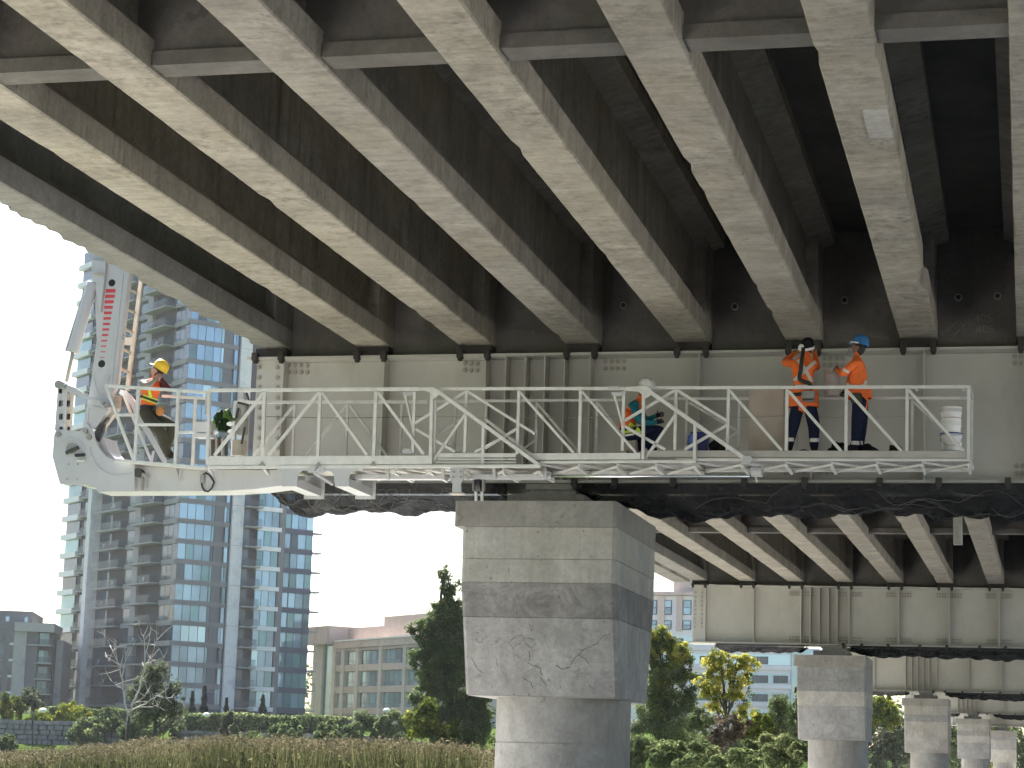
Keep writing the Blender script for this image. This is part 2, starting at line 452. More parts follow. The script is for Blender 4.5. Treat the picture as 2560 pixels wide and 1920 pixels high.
# ================================================================== ground
def gz(x, y):
    """terrain height"""
    z = 0.0
    def sm(a, b, t):
        t = max(0.0, min(1.0, (t-a)/(b-a))); return t*t*(3-2*t)
    z += 1.15*sm(85, 150, y)
    left = sm(-18, -40, x)
    z += 1.75*sm(160, 164, y)*left + 1.2*sm(150, 190, y)*(1-left)
    z += 2.6*sm(165, 290, y)
    und = sm(18, 34, abs(x-2)); z *= und
    z += und*0.5*math.sin(x*0.045+1.3)*sm(60, 140, y)*0.4 + und*0.25*math.sin(y*0.06+x*0.03)*sm(70, 120, y)
    return z
def make_ground():
    xs = list(np.concatenate([np.linspace(-2500,-320,10), np.linspace(-300,140,111), np.linspace(160,2500,10)]))
    ys = list(np.concatenate([np.linspace(-600,-40,8), np.linspace(-30,330,121), np.linspace(350,3500,12)]))
    mb = MB()
    vs_ = [(x,y,gz(x,y)) for y in ys for x in xs]
    nx = len(xs)
    fs = [(j*nx+i, j*nx+i+1, (j+1)*nx+i+1, (j+1)*nx+i) for j in range(len(ys)-1) for i in range(nx-1)]
    mb.add(vs_, fs)
    m, nt, b = _nodes('bounce_gravel_and_grass')
    vec = _mapped(nt, (1,1,1))
    n = _noise(nt, 0.08, 6.0, vec, 0.6); n2 = _noise(nt, 2.5, 6.0, vec, 0.7)
    g = _ramp(nt, n.outputs[0], [(0.35,(0.03,0.052,0.012)),(0.65,(0.06,0.09,0.022))]).outputs[0]
    bounce_gravel = _ramp(nt, n2.outputs[0], [(0.3,(0.56,0.545,0.52)),(0.7,(0.72,0.705,0.68))]).outputs[0]  # unseen gravel, made very pale to bounce light up onto the beams
    geo = nt.nodes.new('ShaderNodeNewGeometry'); sp = nt.nodes.new('ShaderNodeSeparateXYZ')
    nt.links.new(geo.outputs['Position'], sp.inputs[0])
    ab = nt.nodes.new('ShaderNodeMath'); ab.operation = 'ABSOLUTE'; sx = nt.nodes.new('ShaderNodeMath'); sx.operation = 'ADD'; sx.inputs[1].default_value = -9.0; nt.links.new(sp.outputs[0], sx.inputs[0]); nt.links.new(sx.outputs[0], ab.inputs[0])
    nw = nt.nodes.new('ShaderNodeMath'); nw.operation = 'MULTIPLY_ADD'; nt.links.new(n.outputs[0], nw.inputs[0]); nw.inputs[1].default_value = 8.0; nt.links.new(ab.outputs[0], nw.inputs[2])
    mr = nt.nodes.new('ShaderNodeMapRange'); mr.inputs[1].default_value = 27; mr.inputs[2].default_value = 30
    nar = nt.nodes.new('ShaderNodeMapRange'); nar.inputs[1].default_value = 58; nar.inputs[2].default_value = 68; nar.inputs[3].default_value = 0; nar.inputs[4].default_value = 0; nt.links.new(sp.outputs[1], nar.inputs[0])
    nad = nt.nodes.new('ShaderNodeMath'); nad.operation = 'ADD'; nt.links.new(nw.outputs[0], nad.inputs[0]); nt.links.new(nar.outputs[0], nad.inputs[1])
    nt.links.new(nad.outputs[0], mr.inputs[0])
    my = nt.nodes.new('ShaderNodeMapRange'); my.inputs[1].default_value = 330; my.inputs[2].default_value = 350; nt.links.new(sp.outputs[1], my.inputs[0])
    mxx = nt.nodes.new('ShaderNodeMath'); mxx.operation = 'MAXIMUM'; nt.links.new(mr.outputs[0], mxx.inputs[0]); nt.links.new(my.outputs[0], mxx.inputs[1])
    out = _mix(nt, 'MIX', mxx.outputs[0], bounce_gravel, g)
    nt.links.new(out, b.inputs['Base Color']); b.inputs['Roughness'].default_value = 1.0; b.inputs['Specular IOR Level'].default_value = 0.0
    o = mb.build('ground', m, smooth=True); struct(o)
make_ground()

# ================================================================== bridge geometry
ZB = EYE.z + 7.055          # underside of the concrete beams
GT = EYE.z + 6.876          # top of the steel cross girders
GB = EYE.z + 4.615          # bottom of the steel cross girders
GY = [35.0 + 47.65*k for k in range(5)]    # front edge of each cross girder
GD = 1.5                    # girder depth along the bridge
BX = [-13.36, -11.46, -9.585, -7.69, -5.775, -3.89, -1.995, -0.1, 1.8, 3.7]
BW = 0.62
BH = 1.9

SHK = [0.0, 0.6, 2.0, 3.6, 5.4, 7.2]
def sh(y):
    k = (y-35.75)/47.65
    if k <= 0: return 0.0
    i = min(4, int(k)); return SHK[i]+(SHK[i+1]-SHK[i])*(k-i)
def shbox(mb, x0, x1, y0, y1, z0, z1):
    a, b = sh(y0), sh(y1)
    mb.add([(x0+a,y0,z0),(x1+a,y0,z0),(x1+b,y1,z0),(x0+b,y1,z0),(x0+a,y0,z1),(x1+a,y0,z1),(x1+b,y1,z1),(x0+b,y1,z1)],
              [(0,3,2,1),(4,5,6,7),(0,1,5,4),(1,2,6,5),(2,3,7,6),(3,0,4,7)])
    return mb
def beam_profile():
    h = BW/2
    return [(-h+0.02,0.0),(h-0.02,0.0),(h,0.02),(h,0.35),(0.1,0.55),(0.1,BH-0.32),(0.5,BH-0.2),(0.5,BH),(-0.5,BH),(-0.5,BH-0.2),(-0.1,BH-0.32),(-0.1,0.55),(-h,0.35),(-h,0.02)]

def concrete_beam(name, xl, y0, y1, mat, parent, ragged=False, nseg=70, spall=None):
    prof = beam_profile(); n = len(prof); cx = xl + BW/2
    mb = MB(); vs_ = []
    ys = np.linspace(y0, y1, nseg+1)
    ph = random.uniform(0, 50)
    for j, y in enumerate(ys):
        chip = random.uniform(0.01,0.045) if random.random() < 0.05 else 0.0
        for i, (x, z) in enumerate(prof):
            dx = dz = 0.0
            if i in (0, 13):
                dx = chip + random.uniform(-0.003,0.003)
                if i == 0: dz = random.uniform(-0.003,0.004)
            if i in (1, 2):
                dx = -chip*0.7 + random.uniform(-0.003,0.003)
            if ragged and i in (0, 13):
                # broken corner: reinforcement cover has come away
                k = 0.45+0.35*math.sin(y*0.8+0.4)*math.sin(y*0.37)+0.25*math.sin(y*3.1+math.sin(y*7))
                k = max(0, k) + random.uniform(-0.2, 0.75)
                if i == 0: dx = 0.03+0.13*k; dz = random.uniform(-0.012,0.01)
                else: dz = 0.05+0.16*k; dx = random.uniform(0, 0.05)
            if ragged and i == 12: dz = random.uniform(0,0.05)
            if spall and spall[0] < y < spall[1] and i in (1, 2, 3):
                dx = -random.uniform(0.03, 0.11); dz = random.uniform(0.0, 0.06) if i != 3 else 0
            vs_.append((cx+x+dx+sh(y), y, ZB+z+dz))
    fs = []
    for j in range(nseg):
        for i in range(n):
            a = j*n+i; b_ = j*n+(i+1)%n
            fs.append((a, b_, b_+n, a+n))
    fs.append(tuple(range(n-1,-1,-1))); fs.append(tuple(nseg*n+i for i in range(n)))
    mb.add(vs_, fs)
    # solid end block over the bearing
    h = BW/2
    shbox(mb, cx-h+0.012, cx+h-0.012, y1-1.3, y1-0.004, ZB+0.2, ZB+BH-0.1)
    return mb.build(name, mat, parent)

def bridge_span(y0, y1, label, xs, near):
    t = thing('bridge_span', label, 'bridge deck', (0, y1, ZB), 0, 'concrete spans of the bridge')
    for i, x in enumerate(xs):
        sp = (30.2, 31.6) if (near and abs(x+1.995) < 0.01) else None
        concrete_beam('concrete_beam', x, y0, y1, M['edge_beam'] if i == 0 else M['beam'], t, ragged=(i == 0 and near), nseg=(260 if i == 0 else 150) if near else 60, spall=sp)
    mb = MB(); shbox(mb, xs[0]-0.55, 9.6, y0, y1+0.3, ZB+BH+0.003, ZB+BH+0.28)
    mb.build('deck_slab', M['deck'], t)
    mb = MB(); shbox(mb, xs[0]-0.5, xs[0]-0.2, y0, y1+0.3, ZB+BH+0.284, ZB+BH+1.15)
    mb.build('parapet', M['deck'], t)
    return t

def diaphragm(t, y, xs, zlow):
    for a, b_ in zip(xs[:-1], xs[1:]):
        mb = MB()
        # rib between two webs with a ledge at its foot
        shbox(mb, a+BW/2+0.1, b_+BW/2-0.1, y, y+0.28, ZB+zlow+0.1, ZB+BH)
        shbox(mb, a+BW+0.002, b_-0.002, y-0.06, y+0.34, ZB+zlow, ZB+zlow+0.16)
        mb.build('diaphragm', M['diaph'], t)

def end_wall(t, y, xs):
    for a, b_ in zip(xs[:-1], xs[1:]):
        mb = MB(); shbox(mb, a+BW-0.008, b_+0.008, y, y+0.3, ZB-0.1, ZB+BH)
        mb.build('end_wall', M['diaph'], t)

span1 = bridge_span(-11.5, 35.72, 'nearest concrete span overhead with its row of bare beams', BX, True)
zd = at(1886, 100, Y=20.1).z - ZB
diaphragm(span1, 20.1, BX, max(0.05, zd))
end_wall(span1, 35.35, BX)
span2 = bridge_span(36.0, 83.35, 'second concrete span behind the first cross girder, seen lower right', BX[:9], False)
diaphragm(span2, 67.0, BX[:9], 0.2); diaphragm(span2, 51.3, BX[:9], 0.2)
end_wall(span2, 83.0, BX[:9])
span3 = bridge_span(83.6, 131.0, 'third concrete span, mostly hidden behind the second cross girder', BX[:9], False)
end_wall(span3, 130.6, BX[:9])
span4 = bridge_span(131.3, 226.2, 'farthest concrete spans above the small distant piers', BX[:9], False)

# small concrete brackets and a sill under the far edge beam of span 2
for k in range(9):
    y = 53 + k*3.3
    mb = MB(); shbox(mb, BX[0]-0.55, BX[0]-0.02, y, y+0.5, ZB+0.1, ZB+0.75)
    mb.build('edge_bracket', M['edge_beam'], span2)
mb = MB(); shbox(mb, BX[0]-0.75, BX[0]-0.1, 50, 83, ZB-0.06, ZB+0.09); mb.build('edge_sill', M['edge_beam'], span2)
p = at(2395, 1362, Y=60.0)
mb = MB(); mb.tube([p, p+V(0,0,2.2)], 0.125, 14); mb.build('drain_pipe', M['midsteel'], span2, smooth=False)

# repair patch, survey marks and drain sleeves on span 1
c = at(2196, 306, Z=ZB-0.004)
mb = MB(); mb.box(c.x-0.14, c.x+0.13, c.y-0.5, c.y+0.55, ZB-0.016, ZB+0.01); mb.build('repair_patch', M['pier_b'], span1, label='pale rectangular repair patch under a beam')
for px, py in ((2494, 742), (1838, 768), (2112, 752), (1560, 765), (2396, 745)):
    q = at(px, py, Y=35.33); mb = MB()
    for k in range(1): mb.tube([q, q+V(0,-0.07,0)], 0.06, 14); mb.cur = 1; mb.tube([q+V(0,-0.02,0), q+V(0,-0.074,0)], 0.042, 14)
    mb.build('drain_sleeve', [M['midsteel'], M['hole']], span1)
def chalk(txt, px, py, size, y=35.345):
    cu = bpy.data.curves.new('chalk', 'FONT'); cu.body = txt; cu.size = size; cu.extrude = 0.0005
    o = bpy.data.objects.new('tmp', cu); COL.objects.link(o)
    bpy.context.view_layer.update()
    me = bpy.data.meshes.new_from_object(o.evaluated_get(bpy.context.evaluated_depsgraph_get()))
    bpy.data.objects.remove(o)
    me.materials.clear(); me.materials.append(M['chalk'])
    q = at(px, py, Y=y) - span1.location
    return link_mesh('chalk_mark', me, span1, q, (R(90), 0, R(0)))
M['chalk'] = plain('grey_chalk', (0.16,0.15,0.14), 0.9, 0, 0.3, 30)
chalk('405', 2435, 806, 0.2); chalk('405', 2440, 833, 0.2); chalk('6', 1328, 836, 0.13)
# scratches beside the chalk numbers
for a, b_ in (((2352,840),(2392,805)), ((2375,850),(2410,812))):
    mb = MB(); mb.bar(at(*a, Y=35.346), at(*b_, Y=35.346), 0.012, 0.004); mb.build('chalk_mark', M['chalk'], span1)

# ================================================================== steel cross girders
bolt_me = None
def hexbolt():
    mb = MB()
    mb.tube([(0,0.0,0),(0,-0.012,0)], 0.042, 12); mb.tube([(0,-0.012,0),(0,-0.04,0)], 0.03, 6)
    o = mb.build('bolt', M['steel_bolt']); me = o.data; bpy.data.objects.remove(o); return me
bolt_me = hexbolt()
def clip_mesh():
    mb = MB(); mb.box(-0.05,0.05,-0.05,0.1,-0.13,0.02); mb.box(-0.035,0.035,-0.02,0.08,-0.17,-0.13)
    o = mb.build('clip', M['clip'], bevel=0.008); me = o.data; bpy.data.objects.remove(o); return me
clip_me = clip_mesh()

XG0 = at(636, 1000, Y=35.05).x
STIFF = [at(p_, 1000, Y=35.05).x for p_ in (703, 957, 1212, 1473, 1746, 2028, 2310, 2597)]
MID = [at(p_, 1000, Y=35.05).x for p_ in (1262, 1311, 1360, 1409)]
def cross_girder(y0, label, near):
    t = thing('cross_girder', label, 'steel girder', (XG0, y0, GB), 0, 'painted steel cross girders')
    XR = 9.2
    mb = MB(); mb.box(XG0-0.16, XR, y0, y0+GD, GT-0.045, GT); mb.build('top_flange', M['steel'], t)
    mb = MB(); mb.box(XG0-0.16, XR, y0, y0+GD, GB, GB+0.05); mb.build('bottom_flange', M['steel'], t)
    mb = MB(); mb.box(XG0, XR, y0+0.36, y0+GD-0.36, GB+0.053, GT-0.048); mb.build('web', M['steel'], t)
    # end plate: wide box end, its face nearly flush with the flange
    mb = MB(); mb.box(XG0, STIFF[0], y0+0.1, y0+0.355, GB+0.052, GT-0.047); mb.build('end_plate', M['steel'], t)
    xs = STIFF[1:]
    w = 0.022 if near else 0.03
    mbs = MB(); mbs.box(-w/2, w/2, 0.02, 0.355, 0.054, GT-GB-0.049)
    st = None
    for x in xs + MID + [STIFF[-1]+1.75*k for k in (1,2)]:
        if st is None:
            st = mbs.build('stiffener', M['steel'], t, local=True); st.location = (x-XG0, 0, 0)
        else:
            link_mesh('stiffener', st.data, t, (x-XG0, 0, 0))
    def bolt(x, z, y=0.358):
        link_mesh('bolt', bolt_me, t, (x-XG0, y, z-GB))
    if near:
        for px in (648, 694):
            for k in range(9):
                q = at(px, 919+25.2*k, Y=35.1); bolt(q.x, q.z, 0.1)
        for x0, n, ys_ in ((723,4,(913,931)), (1163,3,(909,926)), (1514,4,(904,921)), (2062,4,(896,913)), (2537,3,(891,908)), (1965,4,(1180,)), (2053,4,(1180,)), (2541,3,(1165,1183))):
            for i in range(n):
                for y in ys_:
                    q = at(x0+15.3*i, y, Y=35.36); bolt(q.x, q.z)
    else:
        for xx in STIFF[2:7]:
            for sgn in (-1, 1):
                for i in range(4):
                    for z in (GT-0.22, GT-0.33, GB+0.2, GB+0.31):
                        if y0 < 100: bolt(xx+sgn*(0.14+0.1*i), z)
        if y0 < 100:
            for px in (0.1, 0.36):
                for k in range(9): bolt(XG0+px, GT-0.3-0.17*k, 0.1)
    # rubber clips at the beam seats (top) and along the bottom flange
    for x in BX:
        for dx in (0.07, BW-0.06):
            if x+dx > XG0-0.1 and x < 2.5: link_mesh('clip', clip_me, t, (x+dx-XG0, -0.05, GT-GB+0.045))
    for px in (1437,1538,1684,1861,2012,2199,2347,2520):
        x = at(px, 1205, Y=35).x
        link_mesh('clip', clip_me, t, (x-XG0, -0.05, 0.06))
    # bearing pads between girder and beams
    for x in BX[:9]:
        mb = MB(); mb.box(x+0.02, x+BW-0.02, y0+0.12, y0+0.7, GT+0.003, ZB-0.003); mb.build('bearing_pad', M['clip'], t)
    t.location.x += sh(y0+0.75)
    return t
ord_ = ['nearest grey painted steel cross girder behind the white work platform', 'second steel cross girder, its whole left end visible below the platform',
        'third steel cross girder, seen just right of the second pier', 'fourth steel cross girder, small, right of the third pier', 'farthest and smallest steel cross girder at the right edge']
for k in range(5):
    cross_girder(GY[k], ord_[k], k == 0)

# ================================================================== piers
PX0 = at(1136, 1285, Y=33.9).x; PX1 = at(1540, 1285, Y=33.9).x
ZT = at(1300, 1252, Y=33.9).z
ZC = at(1300, 1317, Y=33.95).z       # underside of the cap band
Z1 = at(1300, 1398, Y=33.95).z; Z2 = at(1300, 1457, Y=33.95).z; Z3 = at(1300, 1545, Y=34.2).z
ZBOT = at(1400, 1742, Y=34.6).z
ccx = at(1407, 1850, Y=35.75).x
def chamfer_box(mb, x0, x1, ya0, yb0, z0, ya1, yb1, z1, c):
    """block between level z0 (front ya0, back yb0) and z1 (front ya1, back yb1) with chamfered upright edges"""
    def ring(ya, yb, z):
        return [(x0+c,ya,z),(x1-c,ya,z),(x1,ya+c,z),(x1,yb-c,z),(x1-c,yb,z),(x0+c,yb,z),(x0,yb-c,z),(x0,ya+c,z)]
    vs_ = ring(ya0,yb0,z0)+ring(ya1,yb1,z1)
    mb.add(vs_, [tuple(range(7,-1,-1)), tuple(range(8,16))]+[(i,(i+1)%8,8+(i+1)%8,8+i) for i in range(8)])
def pier(yc, label, k):
    t = thing('bridge_pier', label, 'bridge pier', (ccx, yc, 0), 0, 'concrete bridge piers')
    f, bk = yc-1.85, yc+2.05
    mb = MB(); chamfer_box(mb, PX0, PX1, f, bk, ZC, f, bk, ZT, 0.05); mb.build('cap', M['pier_cap'], t)
    x0, x1 = PX0+0.13, PX1+0.0
    zs = [ZC-0.004, Z1, Z2, Z3, ZBOT]
    mats = [['pier_b','pier_b','pier_dark','pier_low'],['pier_low','pier_low','pier_b','pier_low'],['pier_b','pier_low','pier_a','pier_a'],['pier_b','pier_a','pier_b','pier_low'],['pier_low','pier_b','pier_low','pier_b']][k]
    def off(z):     # the faces lean in below Z2
        return 0.0 if z >= Z2 else 0.56*(Z2-z)/(Z2-ZBOT)
    for i in range(4):
        a, b_ = zs[i+1], zs[i]
        e = 0.0035*(i % 2)
        mb = MB()
        chamfer_box(mb, x0+e, x1-e, f+0.05+off(a)+e, bk-0.05-off(a)-e, a+0.008, f+0.05+off(b_)+e, bk-0.05-off(b_)-e, b_-0.0, 0.06)
        # recessed pour joint
        chamfer_box(mb, x0+0.02, x1-0.02, f+0.075+off(a), bk-0.075-off(a), a-0.012, f+0.075+off(a), bk-0.075-off(a), a+0.01, 0.06)
        mb.build('pier_head_lift', M[mats[i]], t)
    rad = 1.145
    mb = MB(); zj = at(1400, 1858, Y=34.6).z
    mb.lathe([(rad,zj+0.006),(rad,ZBOT-0.006)], (ccx,yc,0), 110); mb.lathe([(rad-0.012,zj-0.012),(rad-0.012,zj+0.006)], (ccx,yc,0), 110); mb.lathe([(rad+0.002,-1.0),(rad+0.002,zj-0.012)], (ccx,yc,0), 110); mb.build('column', M['pier_a'], t)
    # bearing pedestal and bearing under the girder
    zp = at(1350, 1232, Y=34.6).z
    xa, xb = at(1252,1240,Y=34.4).x, at(1446,1240,Y=34.4).x
    mb = MB(); chamfer_box(mb, xa, xb, yc-1.0, yc+1.0, ZT+0.002, yc-1.0, yc+1.0, zp, 0.12); mb.build('pedestal', M['pier_cap'], t)
    mb = MB(); xc, w = (xa+xb)/2+0.05, (xb-xa)*0.3
    mb.box(xc-w, xc+w, yc-0.55, yc+0.55, zp+0.002, GB-0.1); mb.box(xc-w*1.15, xc+w*1.15, yc-0.62, yc+0.62, GB-0.097, GB-0.002)
    mb.build('bearing', M['midsteel'], t)
    t.location.x += sh(yc)
    return t
pl = ['nearest thick concrete pier with stained flared head under the platform', 'second concrete pier with a pale flared head, right of the yellow tree',
      'third concrete pier with a darker lower head', 'fourth concrete pier, slim in the distance', 'farthest concrete pier cut by the right edge']
M['crack'] = plain('crack_grey_brown', (0.165,0.155,0.145), 0.95, 0, 0.3, 20)  # grey-brown colour of the crack lines and small marks
M['scar'] = concrete('fresh_spall', (0.42,0.4,0.38), 0.2, 0.1)
def crack(t, pts, w=0.012, mat='crack', seed=1):
    rnd = random.Random(seed); dn = []
    zf = lambda y: 33.95 if True else 0
    for (a, b) in zip(pts[:-1], pts[1:]):
        n = max(2, int(math.hypot(b[0]-a[0], b[1]-a[1])/14))
        for i in range(n): dn.append((a[0]+(b[0]-a[0])*i/n+rnd.uniform(-4,4), a[1]+(b[1]-a[1])*i/n+rnd.uniform(-4,4)))
    dn.append(pts[-1])
    P = []
    for (x, y) in dn:
        px, py = 1060+x*0.446, 1180+y*0.446
        q = at(px, py, Y=33.95)
        if q.z < Z2:
            for _ in range(4): q = at(px, py, Y=33.95+0.56*(Z2-q.z)/(Z2-ZBOT)-0.002)
        else: q = at(px, py, Y=33.948)
        P.append(q)
    for i, (a, b) in enumerate(zip(P[:-1], P[1:])):
        pass
    mb = MB(); vs_ = []
    for i, q in enumerate(P):
        d = (P[min(i+1,len(P)-1)]-P[max(i-1,0)]).normalized(); nn = V(-d.z,0,d.x)*w*rnd.uniform(0.08,0.5)
        vs_ += [tuple(q-nn), tuple(q+nn), tuple(q+nn+V(0,0.01,0)), tuple(q-nn+V(0,0.01,0))]
    fs = []
    for i in range(len(P)-1):
        a = 4*i; b = a+4
        fs += [(a,a+1,b+1,b),(a+1,a+2,b+2,b+1),(a+3,a,b,b+3)]
    mb.add(vs_, fs); return mb.build('crack', M[mat], t)
for k in range(5):
    t_ = pier(35.75+47.65*k, pl[k], k)
    if k == 0:
        CR = [([(585,1000),(592,1040),(580,1070),(610,1085),(650,1100),(660,1140)],0.01), ([(470,950),(500,990),(540,960),(560,930),(530,915),(480,950)],0.009), ([(565,940),(600,935),(625,965),(600,990),(565,960)],0.009), ([(560,930),(640,940)],0.007),
              ([(740,1085),(770,1105),(820,1095),(835,1050),(870,1020),(890,1000),(960,965),(1000,925),(1045,905)],0.022), ([(890,1000),(860,990)],0.012), ([(290,930),(300,950),(325,955),(330,930)],0.009), ([(265,1050),(300,1100),(330,1130)],0.01),
              ([(410,1040),(412,1090)],0.009), ([(865,1020),(905,1050),(935,1090)],0.009), ([(590,850),(600,890),(612,880),(608,850)],0.008), ([(540,1150),(600,1180),(610,1210)],0.008), ([(650,1150),(690,1200)],0.007), ([(380,1195),(380,1215)],0.014), ([(925,1190),(945,1215)],0.014), ([(760,1205),(765,1215)],0.014),
              ([(930,520),(985,612)],0.012), ([(990,815),(1050,822)],0.012), ([(500,700),(520,760),(515,820),(540,850)],0.006), ([(1040,910),(1010,940)],0.016)]
        for (x, y) in ((245,330),(640,335),(895,330),(375,595),(490,612),(640,470),(330,735),(760,700),(300,900),(1045,1198),(590,1250),(505,1245),(700,1165),(1000,700)):
            crack(t_, [(x-3,y),(x+3,y+1)], 0.035, 'crack', x)
        for j, (pts, w) in enumerate(CR):
            crack(t_, pts, w, 'scar' if j in (16,) else 'crack', j)

# ================================================================== black nets under the girders
def net(name, x0, x1, y0, y1, ztop, sag, label, mat, grp=None, ends=(True,True), nx=90, seed=1, lowfun=None):
    rnd = random.Random(seed)
    ph = [rnd.uniform(0,6.3) for _ in range(8)]
    mb = MB(); vs_ = []; ny = 30
    for i in range(nx+1):
        u = i/nx; x = x0+(x1-x0)*u
        s = sag*(0.86+0.08*math.sin(x*1.15+ph[0])+0.05*math.sin(x*2.6+ph[1])+0.02*math.sin(x*6.1+ph[2]))
        if ends[0]: s *= 0.30+0.70*min(1, (u/0.07))**0.55
        if ends[1]: s *= 0.35+0.65*min(1, ((1-u)/0.05))**0.6
        for j in range(ny+1):
            v = j/ny
            y = y0+(y1-y0)*v
            drop = (1-abs(2*v-1)**4.0)
            wr = 0.05*math.sin(x*3.1+v*9+ph[3])+0.035*math.sin(x*7.3-v*14+ph[4])+0.03*math.sin(x*1.7+v*22+ph[5])
            fold = 0.05*math.sin(x*5.0+ph[6]+4*math.sin(v*4+x*0.7))
            cr = 0.35*(0.022*math.sin(x*17+v*31+3*math.sin(x*4+ph[7]))+0.018*math.sin(x*29-v*23+2*math.sin(v*9))+rnd.uniform(-0.008,0.008))
            vs_.append((x+0.05*math.sin(v*11+x*2), y+(fold+cr)*drop*0.9, ztop - s*drop + (wr+cr)*drop))
    fs = [(i*(ny+1)+j, (i+1)*(ny+1)+j, (i+1)*(ny+1)+j+1, i*(ny+1)+j+1) for i in range(nx) for j in range(ny)]
    mb.add(vs_, fs)
    o = mb.build(name, mat, smooth=True)
    tag(o, label, 'net', grp)
    if nx > 150:
        for c_ in range(16):
            i0 = rnd.randint(0, nx-50); ln = rnd.randint(25, 48); j0 = rnd.uniform(0.5, 10); j1 = rnd.uniform(0.5, 12)
            pts = []
            for q in range(13):
                i = int(i0+ln*q/12); j = int(j0+(j1-j0)*q/12+1.5*math.sin(q*0.8+c_))
                p_ = vs_[i*(ny+1)+max(0, min(ny, j))]; pts.append((p_[0], p_[1]-0.012, p_[2]-0.012))
            cb = MB(); cb.tube(pts, 0.006, 5); cb.build('fold_highlight', M['fold_highlight'], o)  # thin grey lines added as highlights along the net's folds
    return o
M['fold_highlight'] = plain('grey_fold_highlight', (0.09,0.088,0.082), 0.8, 0, 0.3, 9)
g1 = 'debris nets slung under the cross girders'
net('debris_net', at(1440,1240,Y=35).x, 9.2, 34.9, 36.6, GB-0.02, 0.44, 'crumpled black debris net hanging under the nearest girder, right of the near pier', M['net'], g1, (True, False), nx=420, seed=3)
net('debris_net', at(668,1215,Y=35).x, at(1262,1240,Y=35).x, 34.9, 36.6, GB-0.02, 0.42, 'black debris net sagging under the girder end left of the near pier', M['net'], g1, (True, True), nx=200, seed=5)
for k, (lab) in enumerate(['narrow dark net strip under the second girder', 'narrow dark net strip under the third girder', 'thin dark net strip under the fourth girder']):
    y = GY[k+1]
    net('debris_net', -7.2+0.5*k+sh(y), 9.2+sh(y), y-0.05, y+1.55, GB-0.02, 0.36, lab+', right of its pier', M['net'], g1, (True, False), nx=90, seed=11+k)
    net('debris_net', XG0+0.9+sh(y), -8.9+sh(y), y-0.05, y+1.55, GB-0.02, 0.22, lab+', left of its pier', M['net'], g1, (True, True), nx=40, seed=21+k)
# ================================================================== under-bridge work platform
YF, YR = 32.5, 33.55
YM = (YF+YR)/2
plat = thing('work_platform', 'long white steel work platform slung under the bridge on a white boom arm', 'work platform', at(190, 1140, Y=33.0))
PXM = 161.0
def pb(name, a, b_, Y, w=8, d=None, mat='white2', Y2=None, parent=None):
    A = at(a[0], a[1], Y=Y); B = at(b_[0], b_[1], Y=Y if Y2 is None else Y2)
    mb = MB(); mb.bar(A, B, w/PXM, (d or w)/PXM)
    return mb.build(name, M[mat], parent or plat, bevel=0.006)
def pbox(name, x0, x1, y0, y1, Ya, Yb, mat='white2', bevel=0.006, parent=None, Yref=None):
    """box whose front face covers pixels x0..x1, y0..y1 at depth Ya and reaches back to Yb"""
    A = at(x0, y0, Y=Yref or Ya); B = at(x1, y1, Y=Yref or Ya)
    mb = MB(); mb.box(A.x, B.x, Ya, Yb, B.z, A.z)
    return mb.build(name, M[mat], parent or plat, bevel=bevel)
def pplate(name, poly, Ya, Yb, mat='white', bevel=0.004, parent=None):
    pts = [at(x, y, Y=Ya) for x, y in poly]
    mb = MB(); mb.prism([(p.x, p.z) for p in pts], Ya, Yb)
    return mb.build(name, M[mat], parent or plat, bevel=bevel)
def arcpts(cx, cy, r, a0, a1, n=7):
    return [(cx+r*math.cos(R(a0+(a1-a0)*i/n)), cy+r*math.sin(R(a0+(a1-a0)*i/n))) for i in range(n+1)]

# ---- section 1 (outer) : front side
F1 = YF-0.06
pb('top_rail', (519,976), (1060,972), F1, 9)
pb('post', (523,980), (519,1162), F1, 9)
for a, b_ in (((662,980),(656.5,1141)), ((801,980),(795,1141)), ((940.5,978),(934.7,1140)), ((1080,985),(1076.5,1160))):
    pb('post', a, b_, F1, 9)
for a, b_ in (((659,982),(536,1139)), ((798,981),(671,1139)), ((806,982),(919,1138)), ((945,981),(1060,1136))):
    pb('diagonal_brace', a, b_, F1, 8)
pplate('toe_board', [(519,1141),(1074,1138.5),(1076,1150),(1070,1160),(518,1163)], F1-0.02, F1+0.02, 'white2')
pb('bottom_chord', (516,1168), (1352,1165), F1, 8)
pplate('gusset_plate', [(1050,968),(1085,967),(1094,973),(1100,984),(1088,996),(1081,998),(1079,990),(1074,982),(1063,978),(1050,976)], F1-0.035, F1-0.027, 'white2')
for x, y in ((654,1158),(795,1160),(932,1158)):
    pplate('toe_gusset', [(x-8,y+6),(x+9,y+6),(x,y-5)], F1-0.04, F1-0.022, 'midsteel', 0)
# rear side of section 1
R1 = YR
pb('top_rail', (585,1006), (1070,1004), R1, 8)
for a, b_ in (((588,1004),(580,1139)), ((737,1010),(731.7,1139)), ((869.6,1010),(865,1139)), ((1005,1010),(1001,1135))):
    pb('post', a, b_, R1, 7)
for a, b_ in (((734,1014),(634,1139)), ((868,1012),(765.5,1139)), ((875,1014),(965.6,1137))):
    pb('diagonal_brace', a, b_, R1, 7)
